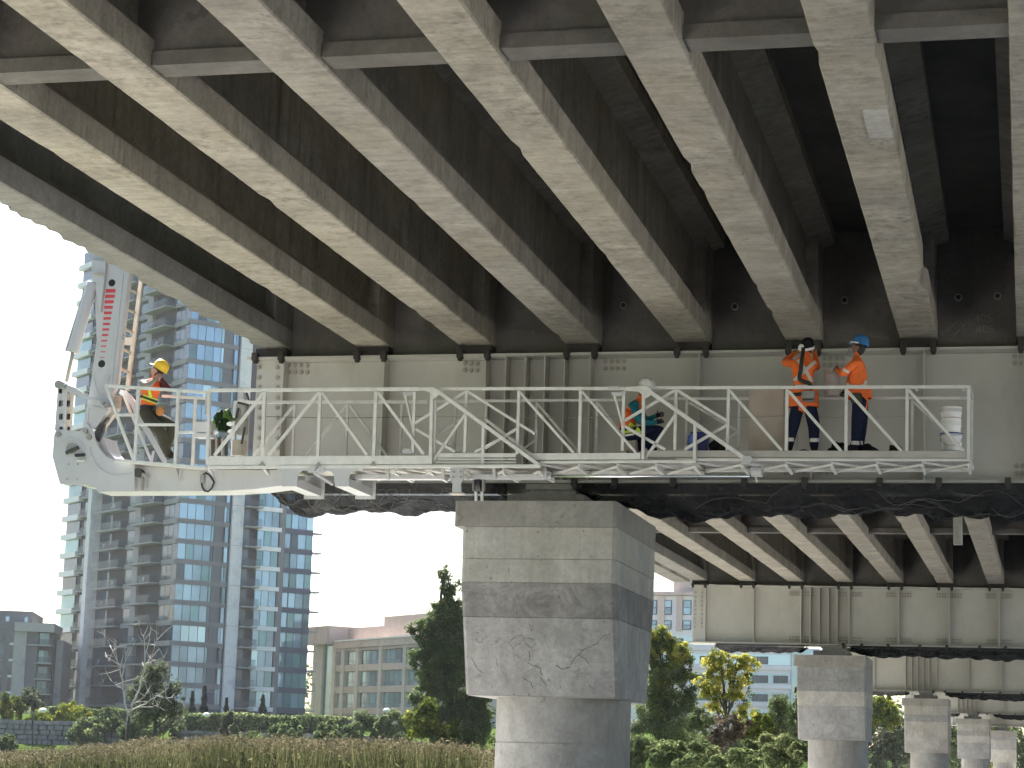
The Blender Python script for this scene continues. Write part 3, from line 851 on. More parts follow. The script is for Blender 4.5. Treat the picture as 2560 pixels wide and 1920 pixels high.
# ---- section 2 (middle)
F2 = YF
pb('top_rail', (1085,972), (1600,971), F2, 8)
for a, b_ in (((1167,976),(1162,1132)), ((1298,976),(1293,1136)), ((1452,975),(1448.5,1134)), ((1609,985),(1607.7,1149)), ((1208.6,1066),(1206.7,1162)), ((1037,980),(1032,1134)), ((1089,1000),(1085,1132))):
    pb('post', a, b_, F2, 8)
pb('sloping_brace', (1092,976), (1348,1163), F2-0.08, 10)
pb('sloping_brace', (1216,1050), (1345,1150), F2+0.3, 8)
for a, b_ in (((1166,1032),(1079,1160)), ((1164,980),(1036,1059)), ((1168,978),(1338,1085)), ((1300,981),(1435,1133)), ((1456,980),(1591,1133)), ((1212.5,1121),(1291.6,1072)), ((1187,1131),(1247,1100)), ((1039,1073),(1139,1130))):
    pb('diagonal_brace', a, b_, F2+0.01, 7)
for a, b_ in (((1342,1006),(1339.5,1132)), ((1493,1005),(1490,1132)), ((1216,1012),(1211,1132)), ((1140,1006),(1136,1128))):
    pb('post', a, b_, R1-0.04, 7)
for a, b_ in (((1344,1010),(1446.6,1130)), ((1495,1008),(1590,1132)), ((1093,1083),(1149,1050)), ((1085,1098),(1150,1132)), ((1300,1128),(1338,1102))):
    pb('diagonal_brace', a, b_, R1-0.04, 6.5)
pb('top_rail', (1080,1003), (1560,1000), R1-0.04, 7)
pplate('toe_board', [(1100,1133),(1290,1133),(1289,1143),(1094,1143.5)], F2-0.02, F2+0.01, 'white2')
pplate('toe_board', [(1095,1146),(1290,1146),(1290,1150),(1092,1150)], F2-0.015, F2+0.01, 'white2')
pplate('toe_board', [(1090,1153.5),(1290,1153.5),(1290,1158.5),(1088,1158.5)], F2-0.01, F2+0.01, 'white2')
pplate('toe_board', [(1323,1133),(1601,1132),(1601,1148),(1332,1149.5)], F2-0.02, F2+0.02, 'white2')
pb('bottom_chord', (1350,1155.5), (1740,1153), F2, 6.5)
pplate('gusset_plate', [(1560,968),(1617,964),(1630,974),(1631,984),(1619,994),(1612,996),(1606,988),(1596,979),(1560,976)], F2-0.06, F2-0.05, 'white2')
# lifting lugs and carriage yokes on the rails
for x in (1011, 1534):
    pbox('rail_cover', x-14, x+14, 965, 973, F2-0.05, F2+0.05, 'white')
for x0, x1, y1, in ((1004,1040,1058), (1527,1566,1042)):
    pplate('carriage_yoke', [(x0,980),(x1,980),(x1-4,988),(x1-10,989)]+[(x1-16,990),(x0+14,990)]+[(x0+9,994),(x0+4,989)], F2+0.02, F2+0.05, 'white')
    pb('yoke_arm', (x0+9,988), (x0+31,y1+25), F2+0.035, 6)
pb('post', (1560,978), (1556,1128), F2+0.05, 8)
pplate('roller_plate', [(1002,1134)]+arcpts(1017,1134,13,180,360)+[(1034,1134)], F2-0.03, F2, 'white', 0)
# ---- section 3 (inner end)
F3 = YF+0.06; R3 = YR-0.08
pb('top_rail', (1600,970), (2427,967), F3, 8)
for a, b_ in (((1690.6,974),(1687,1126)), ((1822,973),(1818,1126)), ((1968,973),(1966,1127)), ((2116,971),(2115,1127)), ((2268,971),(2267,1128)), ((2422,971),(2421,1150))):
    pb('post', a, b_, F3, 8)
pb('post', (1737.6,1060), (1736.7,1149), F3-0.12, 8)
pb('sloping_brace', (1623,978), (1876,1156), F3-0.12, 10)
for a, b_ in (((1693,976),(1818,1053)), ((1688,976),(1562,1052)), ((1693.5,1031),(1612.5,1148)), ((1560,1065),(1663,1124)), ((1711.6,1124),(1818,1063)), ((1825,977),(1955,1127)), ((1972,978),(2103,1128)), ((2119,978),(2254,1128)), ((2272,976),(2409,1128))):
    pb('diagonal_brace', a, b_, F3, 7.5)
pb('top_rail', (1640,997), (2432,995), R3, 7)
for a, b_ in (((1717,1000),(1715,1124)), ((1848.5,999),(1845,1122)), ((1995,1000),(1992,1126)), ((2136,999),(2134,1126)), ((2281,1000),(2280,1127)), ((2430,996),(2429,1150))):
    pb('post', a, b_, R3, 6.5)
for a, b_ in (((1722,1006),(1845,1078)), ((1845,1080),(1770,1126)), ((2284,1004),(2408,1126))):
    pb('diagonal_brace', a, b_, R3, 6)
pplate('toe_board', [(1610,1126),(2413,1127),(2413,1145),(1612,1142)], F3-0.02, F3+0.02, 'alu')
pplate('toe_board', [(1612,1125),(2413,1126),(2413,1136),(1614,1134)], R3-0.01, R3+0.01, 'alu')
pb('bottom_chord', (1690,1149), (2427,1150), F3, 6.5)
pb('end_rail', (2424,969), (2431,996), F3, 7, 7, Y2=R3)
pb('end_rail', (2424,1149), (2431,1172), F3, 7, 7, Y2=R3)
for x in (2292, 2408):
    pplate('rail_lug', [(x-4,970),(x+4,970),(x+3,978),(x-3,978)], F3-0.01, F3+0.01, 'white', 0)
# ---- floor decks with lattice bracing seen from below
def floor(x0, x1, ytop, Ya, Yb, mat='midsteel'):
    A = at(x0, ytop, Y=Ya); B = at(x1, ytop, Y=Ya)
    z = min(A.z, B.z)
    mb = MB(); mb.box(A.x, B.x, Ya, Yb, z-0.02, z); return mb.build('floor_deck', M[mat], plat), z
f1, zf1 = floor(525, 1350, 1163, F1+0.03, R1, 'alu')
f2, zf2 = floor(1350, 1740, 1151, F2+0.03, R1-0.06, 'alu')
f3, zf3 = floor(1690, 2424, 1145.5, F3+0.03, R3, 'alu')
def lattice(x0, x1, n, z, Ya, Yb):
    xa = at(x0,1150,Y=Ya).x; xb = at(x1,1150,Y=Ya).x
    for i in range(n):
        a = xa+(xb-xa)*i/n; b_ = xa+(xb-xa)*(i+1)/n
        for p, q in (((a,Ya),(b_,Yb)), ((b_,Ya),(a,Yb))):
            dz = 0.0 if p[0] < q[0] else -0.035
            mb = MB(); mb.bar((p[0],p[1],z-0.06+dz), (q[0],q[1],z-0.06+dz), 0.032, 0.03, side=(0,0,1)); mb.build('floor_brace', M['white2'], plat)
        mb = MB(); mb.bar((b_,Ya,z-0.115), (b_,Yb,z-0.115), 0.04, 0.04, side=(0,0,1)); mb.build('floor_joist', M['white2'], plat)
    mb = MB(); mb.bar((xa,Yb+0.03,z-0.06), (xb,Yb+0.03,z-0.06), 0.05, 0.06); mb.build('bottom_chord', M['white2'], plat)
lattice(900, 1350, 5, zf1, F1+0.08, R1); lattice(1352, 1738, 4, zf2, F2+0.06, R1-0.08); lattice(1745, 2422, 6, zf3, F3+0.06, R3-0.04)
# ---- safety cable
for a, b_, Y in (((662,1041),(1075,1040),R1-0.2), ((1085,1041),(1600,1040),R1-0.2), ((1740,1039),(1970,1039),R3-0.1), ((1972,1039),(2270,1040),R3-0.1)):
    mb = MB(); n = 8; A = at(*a, Y=Y); B = at(*b_, Y=Y)
    mb.tube([A.lerp(B, i/n)-V(0,0,0.03*math.sin(math.pi*i/n)) for i in range(n+1)], 0.005, 5); mb.build('safety_cable', M['darksteel'] if a[0] < 1080 else M['midsteel'], plat)
# ---- slide beams, rod and rollers under the sections
pbox('slide_beam', 868, 1106, 1185, 1197, YF+0.25, YF+0.45, 'white', 0.01)
pbox('slide_beam', 1166, 1362, 1185, 1196, YF+0.25, YF+0.45, 'white', 0.01)
for x in (968, 1106, 1168, 1234, 1362):
    pplate('slide_bracket', [(x-4,1168),(x+4,1168),(x+5,1199),(x-2,1199)], YF+0.2, YF+0.23, 'white', 0)
mb = MB(); mb.tube([at(1376,1190,Y=YF+0.3), at(1874,1191,Y=YF+0.3)], 0.021, 10); mb.build('extension_rod', M['chrome'], plat, smooth=True)
mb = MB(); mb.tube([at(1362,1190,Y=YF+0.3), at(1378,1190,Y=YF+0.3)], 0.045, 12); mb.build('rod_seal', M['white'], plat)
mb = MB(); A = at(1880,1178,Y=YF+0.1); mb.tube([A, A+V(0.16,-0.02,-0.01)], 0.085, 18); mb.cur = 1; mb.tube([A+V(0.15,-0.02,-0.01), A+V(0.175,-0.022,-0.011)], 0.04, 12); mb.build('roller', [M['white'], M['tan']], plat)
pb('roller_stay', (1888,1188), (1893,1206), YF+0.1, 4)
pplate('end_lug', [(1856,1140),(1876,1138),(1882,1152),(1868,1160),(1856,1158)], F3-0.16, F3-0.1, 'white', 0.004)
# ---- bracket plate with bolts, caster wheel
bp = pplate('hanger_plate', [(1125,1170),(1159,1170),(1159,1198),(1155,1202),(1152,1210),(1153,1231),(1130,1231),(1131,1210),(1128,1202),(1124,1198)], F1-0.02, F1+0.02)
for x, y in ((1134,1180),(1152,1180),(1134,1193),(1152,1193)):
    q = at(x, y, Y=F1-0.02); mb = MB(); mb.tube([q, q+V(0,-0.03,0)], 0.016, 6); mb.build('bolt', M['midsteel'], bp)
pbox('hanger_foot', 1122, 1158, 1231, 1234, F1-0.03, F1+0.2, 'tan')
wq = at(1197, 1212, Y=YF+0.45)
mb = MB(); mb.tube([wq+V(-0.045,0,0), wq+V(0.045,0,0)], 0.115, 20); wh = mb.build('caster_wheel', M['black'], plat, smooth=False)
for sx in (-0.08, 0.08):
    mb = MB(); mb.box(wq.x+sx-0.012, wq.x+sx+0.012, wq.y-0.06, wq.y+0.06, wq.z-0.1, wq.z+0.16); mb.build('caster_fork', M['midsteel'], plat)
for x in (1190, 1205):
    pb('prop_tube', (x,1222), (x,1252), YF+0.5, 7)
# ---- cross arms (rectangular tubes) with their flared side plate
def cross_arm(xl, xr):
    ya, yb = 1196, 1216
    A = at(xl, ya, Y=F1); B = at(xr, yb, Y=F1)
    w = 0.028
    mb = MB(); mb.box(A.x, B.x, F1, YR+0.15, A.z-w, A.z); mb.box(A.x, B.x, F1, YR+0.15, B.z, B.z+w)
    mb.box(A.x, A.x+w, F1, YR+0.15, B.z+w, A.z-w); mb.box(B.x-w, B.x, F1, YR+0.15, B.z+w, A.z-w)
    mb.cur = 1; mb.box(A.x+w, B.x-w, F1+0.4, F1+0.42, B.z+w, A.z-w)
    mb.build('cross_arm', [M['white'], M['hole']], plat)
    mb = MB(); mb.box(A.x-0.06, B.x+0.06, YR+0.152, YR+0.17, B.z-0.05, A.z+0.22); mb.build('arm_end_plate', M['white'], plat, bevel=0.004)
cross_arm(706, 740); cross_arm(838, 872)
yb_ = 1166
prof = [(640,yb_),(940,yb_-1)] + [(912,1170)] + arcpts(893,1197,21,-90,-180,6) + [(873,1216),(837,1216)] + [(836,1200)] + arcpts(818,1194,17,0,-70,5) + arcpts(764,1194,20,-110,-180,5) + [(742,1216),(705,1216),(704,1200)] + arcpts(686,1192,20,0,-85,6) + [(650,1172)]
pplate('side_plate', prof, F1-0.012, F1+0.012, 'white', 0)
pl_ = pplate('notice_plate', [(770,1170),(777,1166),(785,1166),(795,1158),(803,1166),(810,1166),(813,1181),(770,1181)], F1-0.03, F1-0.02, 'white', 0)
for a, b_ in (((789,1176),(791,1169)), ((791,1169),(796,1168)), ((789,1175),(786,1176))):
    mb = MB(); mb.bar(at(*a, Y=F1-0.031), at(*b_, Y=F1-0.031), 0.012, 0.004); mb.build('printed_mark', M['black'], pl_)
for a, b_ in (((660,1172),(690,1212)), ((785,1182),(832,1212)), ((520,1172),(556,1216))):
    pb('strut', a, b_, F1+0.1, 7, 5, 'white', Y2=YM)

# ---- main arm and knuckle
YA0, YA1 = YM-0.32, YM+0.28
pplate('arm_beam', [(238,1162),(300,1163),(520,1172),(716,1174),(716,1212),(640,1222),(560,1227),(256,1229),(241,1229)], YA0, YA1, 'white', 0.01)
kn = lambda z: (100+z[0]*0.229, 860+z[1]*0.229)
poly = [(150,1000),(165,960),(190,930),(330,938),(430,950),(460,930),(480,905),(520,900),(560,920),(585,990),(610,1060),(640,1120),(675,1175),(720,1222),(780,1260),(850,1288),(1030,1296),(1030,1610),(625,1612),(612,1575),(590,1552),(540,1540),(310,1538),(215,1527),(160,1330),(135,1230)]
for Ya, Yb in ((YA0-0.16, YA0-0.125), (YA1+0.1, YA1+0.135)):
    k_ = pplate('knuckle_plate', [kn(z) for z in poly], Ya, Yb, 'white', 0.006)
pplate('knuckle_core', [kn(z) for z in [(215,1010),(560,1010),(640,1150),(760,1300),(1000,1320),(1000,1560),(620,1570),(300,1500),(200,1250)]], YA0-0.12, YA1+0.095, 'white', 0)
# slewing ring outline, pin opening, handle
def ringpart(name, c, r0_, r1_, Y, mat, a0=0, a1=360, n=40, th=0.012):
    C_ = at(*c, Y=Y); mb = MB(); vs_ = []; 
    for i in range(n+1):
        a = R(a0+(a1-a0)*i/n)
        for r_ in (r0_, r1_):
            for yy in (0, -th):
                vs_.append((C_.x+r_*math.cos(a), Y+yy, C_.z+r_*math.sin(a)))
    fs = []
    for i in range(n):
        b_ = i*4; e = b_+4
        fs += [(b_,b_+2,e+2,e),(b_+1,e+1,e+3,b_+3),(b_,e,e+1,b_+1),(b_+2,b_+3,e+3,e+2)]
    mb.add(vs_, fs); return mb.build(name, M[mat], plat)
YK = YA0-0.162
ringpart('bearing_ring', kn((340,1210)), 0.262, 0.276, YK, 'white', 20, 160)
pplate('stiffening_lip', [kn(z) for z in [(535,1120),(545,1120),(560,1200),(600,1290),(660,1360),(740,1410),(830,1430),(1025,1408),(1025,1415),(830,1440),(735,1420),(650,1370),(590,1298),(550,1205)]], YK-0.012, YK, 'white', 0)
ringpart('pin_opening_rim', kn((350,1140)), 0.098, 0.112, YK, 'white')
C_ = at(*kn((350,1140)), Y=YK)
mb = MB(); mb.tube([(C_.x, YK+0.002, C_.z), (C_.x, YK-0.006, C_.z)], 0.098, 28); mb.build('pin_opening', M['midsteel'], plat)
mb = MB(); mb.tube([at(*kn((285,1190)),Y=YK-0.03), at(*kn((420,1130)),Y=YK-0.03)], 0.034, 10); mb.build('pivot_pin', M['darksteel'], plat)
mb = MB(); mb.tube([at(*kn((385,1215)),Y=YK-0.06), at(*kn((490,1210)),Y=YK-0.06)], 0.028, 10); mb.build('grab_handle', M['black'], plat)
pb('handle_bracket', kn((400,1275)), kn((500,1275)), YK-0.03, 5)
for z in ((205,990),(500,950),(540,1020)):
    q = at(*kn(z), Y=YK); mb = MB(); mb.tube([q, q+V(0,-0.05,0)], 0.045, 14); mb.build('pivot_bolt', M['midsteel'], plat)
for z in ((312,1312),(412,1312),(300,1474),(405,1474)):
    q = at(*kn(z), Y=YK); mb = MB(); mb.tube([q, q+V(0,-0.012,0)], 0.014, 8); mb.build('bolt', M['midsteel'], plat)
# valve, hose loop and cable box on the arm
q = at(346, 1182, Y=YA0-0.1)
mb = MB(); mb.tube([q+V(0,0.1,0), q+V(0,-0.05,0)], 0.075, 16); mb.build('valve_body', M['darksteel'], plat)
pb('valve_post', (356,1186), (356,1226), YA0-0.08, 6, mat='midsteel'); pb('valve_post', (366,1192), (367,1220), YA0-0.08, 4, mat='midsteel')
pb('valve_arm', (348,1180), (372,1196), YA0-0.1, 8, mat='midsteel')
pbox('cable_box', 500, 509, 1188, 1207, YA0-0.07, YA0-0.004, 'midsteel')
mb = MB(); cl = [(508,1188),(514,1182),(524,1188),(532,1200),(535,1206),(530,1220),(521,1229),(511,1227),(505,1217),(504,1207)]
mb.tube([at(x,y,Y=YA0-0.05) for x, y in cl], 0.016, 8); mb.build('cable_loop', M['black'], plat, smooth=True)
for a, b_ in (((437,1163),(446,1200)), ((455,1166),(447,1200))): pb('strut', a, b_, YA0-0.06, 5, mat='white')

# ---- mast
YB0, YB1 = YM-0.34, YM+0.26
ms = lambda z: (100+z[0]*0.2411, 600+z[1]*0.2411)
mast_poly = [(232,560),(330,560),(327,650),(290,965),(276,988),(274,1020),(236,1073),(205,1072),(222,985),(241,850),(236,735),(228,690)]
mast = pplate('mast', mast_poly, YB0, YB0+0.15, 'white', 0.012)
for c, r_ in ((ms((746,445)), 0.062), (ms((640,1284)), 0.064)):
    q = at(*c, Y=YB0); mb = MB(); mb.tube([q+V(0,0.004,0), q+V(0,-0.004,0)], r_, 28); mb.build('mast_hole', M['hole'], mast)
    mb = MB()
for i, (y, hw, hh) in enumerate([(527,49,18),(584,49,16.5),(641,45,16),(698,43,15),(756,40,13.5),(813,38,13),(871,36,11.5),(928,34,11),(986,32,10),(1044,30,7.5),(1101,28,6),(1159,25,4.5),(1217,23,3.5)]):
    cx = 732 - (y-527)*(732-645)/690.0
    x0, y0 = ms((cx-hw, y-hh)); x1, y1 = ms((cx+hw, y+hh))
    pbox('scale_mark', x0, x1, y0, y1, YB0-0.004, YB0+0.002, 'red' , 0, parent=mast)
pplate('mast_lip', [ms((850,350)),ms((865,350)),ms((745,1480)),ms((728,1480))], YB0-0.02, YB0-0.004, 'white', 0)
pplate('mast_side_shade', [ms((868,350)),ms((905,350)),ms((780,1500)),ms((742,1500))], YB0+0.04, YB0+0.1, 'tan', 0)  # tan strip giving the white mast's side its shaded tone
mb = MB(); mb.tube([at(*ms((918,330)),Y=YB0+0.1), at(*ms((800,1490)),Y=YB0+0.1)], 0.05, 14); mb.build('guide_tube', M['white'], plat, smooth=True)
for y in (985, 1020):
    x = 918-(y-330)*(118/1160.0); pbox('tube_band', *[ms((x-16,y))[0], ms((x+16,y))[0]], ms((0,y-4))[1], ms((0,y+4))[1], YB0+0.04, YB0+0.06, 'darksteel', 0)
pplate('foot_pocket_rib', [kn(z) for z in [(505,880),(515,760),(530,700),(560,675),(720,705),(722,715),(565,688),(545,705),(528,765),(518,870),(552,905),(545,912)]], YB0-0.015, YB0-0.002, 'white', 0)
pplate('mast_rib', [ms((545,1395)),ms((552,1395)),ms((595,1570)),ms((640,1590)),ms((670,1560)),ms((715,1400)),ms((722,1402)),ms((678,1570)),ms((640,1602)),ms((588,1580))], YB0-0.012, YB0-0.002, 'white', 0)
pplate('mast_ear', [ms((540,205)),ms((682,215)),ms((668,395)),ms((625,740)),ms((612,740)),ms((560,430)),ms((535,400))], YB0-0.09, YB0-0.015, 'white', 0.006)
pb('ear_pin', ms((560,355)), ms((655,355)), YB0-0.1, 7, mat='tan')
# dark hydraulic actuator behind the foot
pplate('tilt_actuator', [kn(z) for z in [(735,790),(745,815),(700,870),(680,960),(625,1070),(600,1020),(590,960),(680,850)]], YB0+0.02, YB0+0.12, 'darksteel', 0.01)
pplate('mast_foot_side', [kn(z) for z in [(770,560),(860,560),(850,700),(700,900),(640,1010),(600,960),(760,720)]], YB0+0.16, YB0+0.3, 'tan', 0.01)
pplate('fairing', [kn(z) for z in [(640,1080),(690,1010),(745,1170),(850,1288),(690,1240),(665,1170)]], YA0+0.05, YA1, 'white', 0.006)
# ---- hydraulic cylinder with rod, lever and link
cy = MB(); a = at(*ms((548,440)),Y=YB0-0.05); b_ = at(*ms((340,1165)),Y=YB0-0.05)
cy.tube([a, a.lerp(b_,0.02), a.lerp(b_,0.98), b_], [0.085,0.098,0.104,0.104], 24); cyl = cy.build('hydraulic_cylinder', M['white'], plat, smooth=False)
for p_ in cyl.data.polygons: p_.use_smooth = len(p_.vertices) == 4
n_ = (b_-a).normalized(); sidev = V(-n_.z,0,n_.x)*-1
mb = MB(); mb.tube([a+V(-0.105,-0.03,-0.05), b_+V(-0.115,-0.03,0.02)], 0.02, 8); mb.build('oil_pipe', M['tan'], cyl)
mb = MB(); mb.tube([b_, at(*ms((275,1470)),Y=YB0-0.05)], 0.032, 12); mb.build('piston_rod', M['tan'], cyl, smooth=True)
pplate('lever_arm', [kn(z) for z in [(180,430),(210,402),(245,410),(275,440),(380,475),(480,540),(640,610),(740,650),(765,690),(745,715),(700,700),(520,600),(400,560),(290,520),(235,490),(190,480)]], YB0-0.16, YB0-0.1, 'white', 0.008)
for z, r_ in (((212,445),0.07),((262,468),0.04),((735,680),0.045),((690,650),0.03)):
    q = at(*kn(z), Y=YB0-0.16); mb = MB(); mb.tube([q+V(0,0.2,0), q+V(0,-0.05,0)], r_, 16); mb.build('pivot_pin', M['midsteel'], plat)
def slotted(x0, x1, y0, y1, holes, Ya, Yb, mat):
    # link plate with oval holes: built as rails and webs
    mb = MB(); hw = (x1-x0)*0.24
    A = at(x0,y0,Y=Ya); B = at(x1,y1,Y=Ya)
    def seg(xa, xb, ya, yb):
        P = at(xa,ya,Y=Ya); Q = at(xb,yb,Y=Ya); mb.box(P.x,Q.x,Ya,Yb,Q.z,P.z)
    seg(x0, x0+hw, y0, y1); seg(x1-hw, x1, y0, y1)
    ys = [y0]+[h for h in holes]+[y1]
    prev = y0
    for c_ in holes:
        seg(x0+hw, x1-hw, prev, c_-9); prev = c_+9
    seg(x0+hw, x1-hw, prev, y1)
    return mb.build('slotted_link', M[mat], plat)
slotted(144, 160, 972, 1076, [992,1025,1058], YB0-0.13, YB0-0.1, 'white')
slotted(164, 178, 978, 1076, [992,1025,1058], YB0+0.2, YB0+0.23, 'tan')
# ---- ladder on the mast
lad = []
for (a, b_) in ((ms((1052,400)), ms((905,1560))),):
    pb('ladder_rail', a, b_, YB1, 12, 8, 'tan')
for y in (530,735,940,1150,1350):
    x = 905-(y-350)*0.105; pb('ladder_rung', ms((x+15,y-30)), ms((x+120,y+22)), YB0+0.15, 6, 6, 'tan', Y2=YB1)
pplate('ladder_plate', [ms((855,1010)),ms((970,1010)),ms((960,1095)),ms((850,1085))], YB1-0.03, YB1-0.01, 'tan', 0)
# ---- landing between mast and platform
YL = YF-0.1
pb('top_rail', (262,964), (519,981), YL, 8)
pb('top_rail', (405,990), (515,996), YR-0.1, 7)
for a, b_, Y in (((346,970),(337,1156),YL), ((446,976),(438,1162),YL), ((489,996),(481,1164),YR-0.1)):
    pb('post', a, b_, Y, 8)
pb('slanted_post', (266,968), (336,1154), YL, 8)
for a, b_, Y in (((295,1037.5),(343,1038),YL), ((343,1061.5),(441,1062),YL), ((441,1081),(487,1080),YL)):
    pb('mid_rail', a, b_, Y, 7)
pb('bottom_rail', (288,1151), (517,1171), YL, 9)
pplate('parallel_bar', [(301,973),(312,976),(324,985),(342,1010),(348,1030),(414,1150),(412,1156),(405,1155),(338,1040),(326,1012),(306,990),(297,984)], YM+0.05, YM+0.12, 'white', 0.006)
pb('parallel_bar', (329,1035), (379,1154), YM+0.2, 7, mat='white'); pb('stay', (384,1127), (378,1155), YM+0.15, 6, mat='white')
pb('stay', (310,987), (330,1040), YM+0.22, 8, mat='tan')
mb = MB(); A = at(335,1158,Y=YM-0.4); B = at(520,1172,Y=YM-0.4); mb.add([(A.x,YL+0.05,A.z-0.03),(B.x,YL+0.05,B.z-0.03),(B.x,YR,B.z-0.03),(A.x,YR,A.z-0.03),(A.x,YL+0.05,A.z),(B.x,YL+0.05,B.z),(B.x,YR,B.z),(A.x,YR,A.z)], [(0,3,2,1),(4,5,6,7),(0,1,5,4),(1,2,6,5),(2,3,7,6),(3,0,4,7)]); mb.build('landing_floor', M['alu'], plat)
pbox('rail_end_sleeve', 514, 521, 978, 1036, YL+0.03, YL+0.1, 'alu')
# ================================================================== people
def cloth(name, col, var=0.12):
    return plain(name, col, 0.85, 0.0, var, 9.0, 0.25, spec=0.2)
M['hivis'] = cloth('hi_vis_orange', (0.86,0.18,0.045)); M['hivis_red'] = cloth('hi_vis_red_orange', (0.85,0.13,0.04))
M['navy'] = cloth('navy_trousers', (0.012,0.016,0.04)); M['olive'] = cloth('olive_trousers', (0.06,0.058,0.042)); M['teal'] = cloth('teal_sleeve', (0.02,0.16,0.2))
M['maroon'] = cloth('dark_maroon_sleeve', (0.07,0.02,0.02)); M['greyslv'] = cloth('grey_sleeve', (0.28,0.25,0.21)); M['blackcloth'] = cloth('black_cloth', (0.012,0.012,0.015))
M['boot'] = cloth('work_boot', (0.03,0.022,0.018)); M['glove'] = cloth('tan_glove', (0.45,0.2,0.07)); M['gloveblk'] = cloth('dark_glove', (0.02,0.018,0.025))
M['skin'] = plain('skin', (0.5,0.27,0.19), 0.5, 0, 0.08, 20); M['skin2'] = plain('brown_skin', (0.23,0.115,0.075), 0.5, 0, 0.08, 20)
M['hair'] = plain('dark_hair', (0.02,0.015,0.012), 0.6, 0, 0.3, 40)
M['reflect'] = plain('silver_reflective_tape', (0.62,0.6,0.57), 0.4, 0.1, 0.1, 30); M['limetape'] = plain('lime_tape', (0.6,0.75,0.08), 0.6, 0, 0.1, 20)
M['yhat'] = plain('yellow_hard_hat', (0.8,0.5,0.03), 0.35, 0, 0.05, 8); M['bhat'] = plain('blue_hard_hat', (0.04,0.16,0.38), 0.3, 0, 0.05, 8); M['what'] = plain('white_hard_hat', (0.75,0.74,0.74), 0.35, 0, 0.05, 8)
M['visor'] = clearglass('clear_visor', (0.35,0.3,0.3), 0.22)

def person(label, Y, joints, bones, loc, hands=(), feet=(), group=None, sub=2):
    """joints: name -> (px, py, dY, radius); bones: (a, b, material key). One skinned continuous surface."""
    t = thing('person', label, 'person', loc, 0, group)
    P = {k: at(v[0], v[1], Y=Y+v[2]) for k, v in joints.items()}
    core = {'pelvis':1.2,'waist':1.22,'chest':1.2,'hpl':1.15,'hpr':1.15,'knl':1.2,'knr':1.2,'anl':1.2,'anr':1.2,'ell':1.12,'elr':1.12}
    Rr = {k: v[3]*core.get(k, 1.05) for k, v in joints.items()}
    bl = [(a, b, m) for a, b, m in bones]
    # fingers: five chains per hand, splayed round the hand's own direction
    for (wr, hd, curl, mk) in hands:
        w, h = P[wr], P[hd]; d = (h-w).normalized()
        ref = V(0,1,0) if abs(d.y) < 0.8 else V(1,0,0)
        s = d.cross(ref).normalized(); n = s.cross(d).normalized()
        for i in range(5):
            k = (i-1.8)*0.021
            if i == 4:
                base = w.lerp(h, 0.45)+s*0.034; tip = base+(d*0.03+s*0.035-n*0.01); L = [base, tip]
            else:
                ln = (0.06,0.07,0.065,0.05)[i]
                base = h+s*k; mid = base+d*ln*0.6+n*curl*0.02; tip = mid+d*ln*0.4*(1-curl)+n*curl*0.045; L = [base, mid, tip]
            prev = hd if i < 4 else wr
            for j, q in enumerate(L):
                nm = '%s_f%d_%d' % (hd, i, j); P[nm] = q; Rr[nm] = 0.0095
                bl.append((prev, nm, mk)); prev = nm
    names = list(P); idx = {k: i for i, k in enumerate(names)}
    me = bpy.data.meshes.new('skeleton')
    me.from_pydata([tuple(P[k]-Vector(loc)) for k in names], [(idx[a], idx[b]) for a, b, _ in bl], [])
    o = bpy.data.objects.new('skeleton', me); COL.objects.link(o)
    md = o.modifiers.new('s', 'SKIN'); md.use_smooth_shade = True; md.branch_smoothing = 0.6
    for k in names:
        sv = me.skin_vertices[0].data[idx[k]]; sv.radius = (Rr[k], Rr[k]); sv.use_root = (k == 'pelvis')
    s2 = o.modifiers.new('u', 'SUBSURF'); s2.levels = sub; s2.render_levels = sub
    bpy.context.view_layer.update()
    m2 = bpy.data.meshes.new_from_object(o.evaluated_get(bpy.context.evaluated_depsgraph_get()))
    bpy.data.objects.remove(o); m2.name = 'body'
    keys = sorted({m for *_, m in bl}); ki = {k: i for i, k in enumerate(keys)}
    m2.materials.clear()
    for k in keys: m2.materials.append(M[k])
    segs = [(P[a]-Vector(loc), P[b]-Vector(loc), ki[m], (Rr[a]+Rr[b])/2) for a, b, m in bl]
    mi = []
    for p in m2.polygons:
        c = p.center; best = 1e9; bi = 0
        for a, b, k, r_ in segs:
            ab = b-a; tt = max(0, min(1, (c-a).dot(ab)/max(1e-9, ab.length_squared)))
            d = (c-(a+ab*tt)).length/r_
            if d < best: best = d; bi = k
        mi.append(bi)
    m2.polygons.foreach_set('material_index', mi)
    m2.polygons.foreach_set('use_smooth', [True]*len(mi))
    b = bpy.data.objects.new('body', m2); COL.objects.link(b); b.parent = t
    return t, b, P

def orient(fwd, up):
    f = Vector(fwd).normalized(); u = (Vector(up)-f*Vector(up).dot(f)).normalized(); s = f.cross(u)
    return Matrix((f, -s, u)).transposed()   # local x = forward, z = up

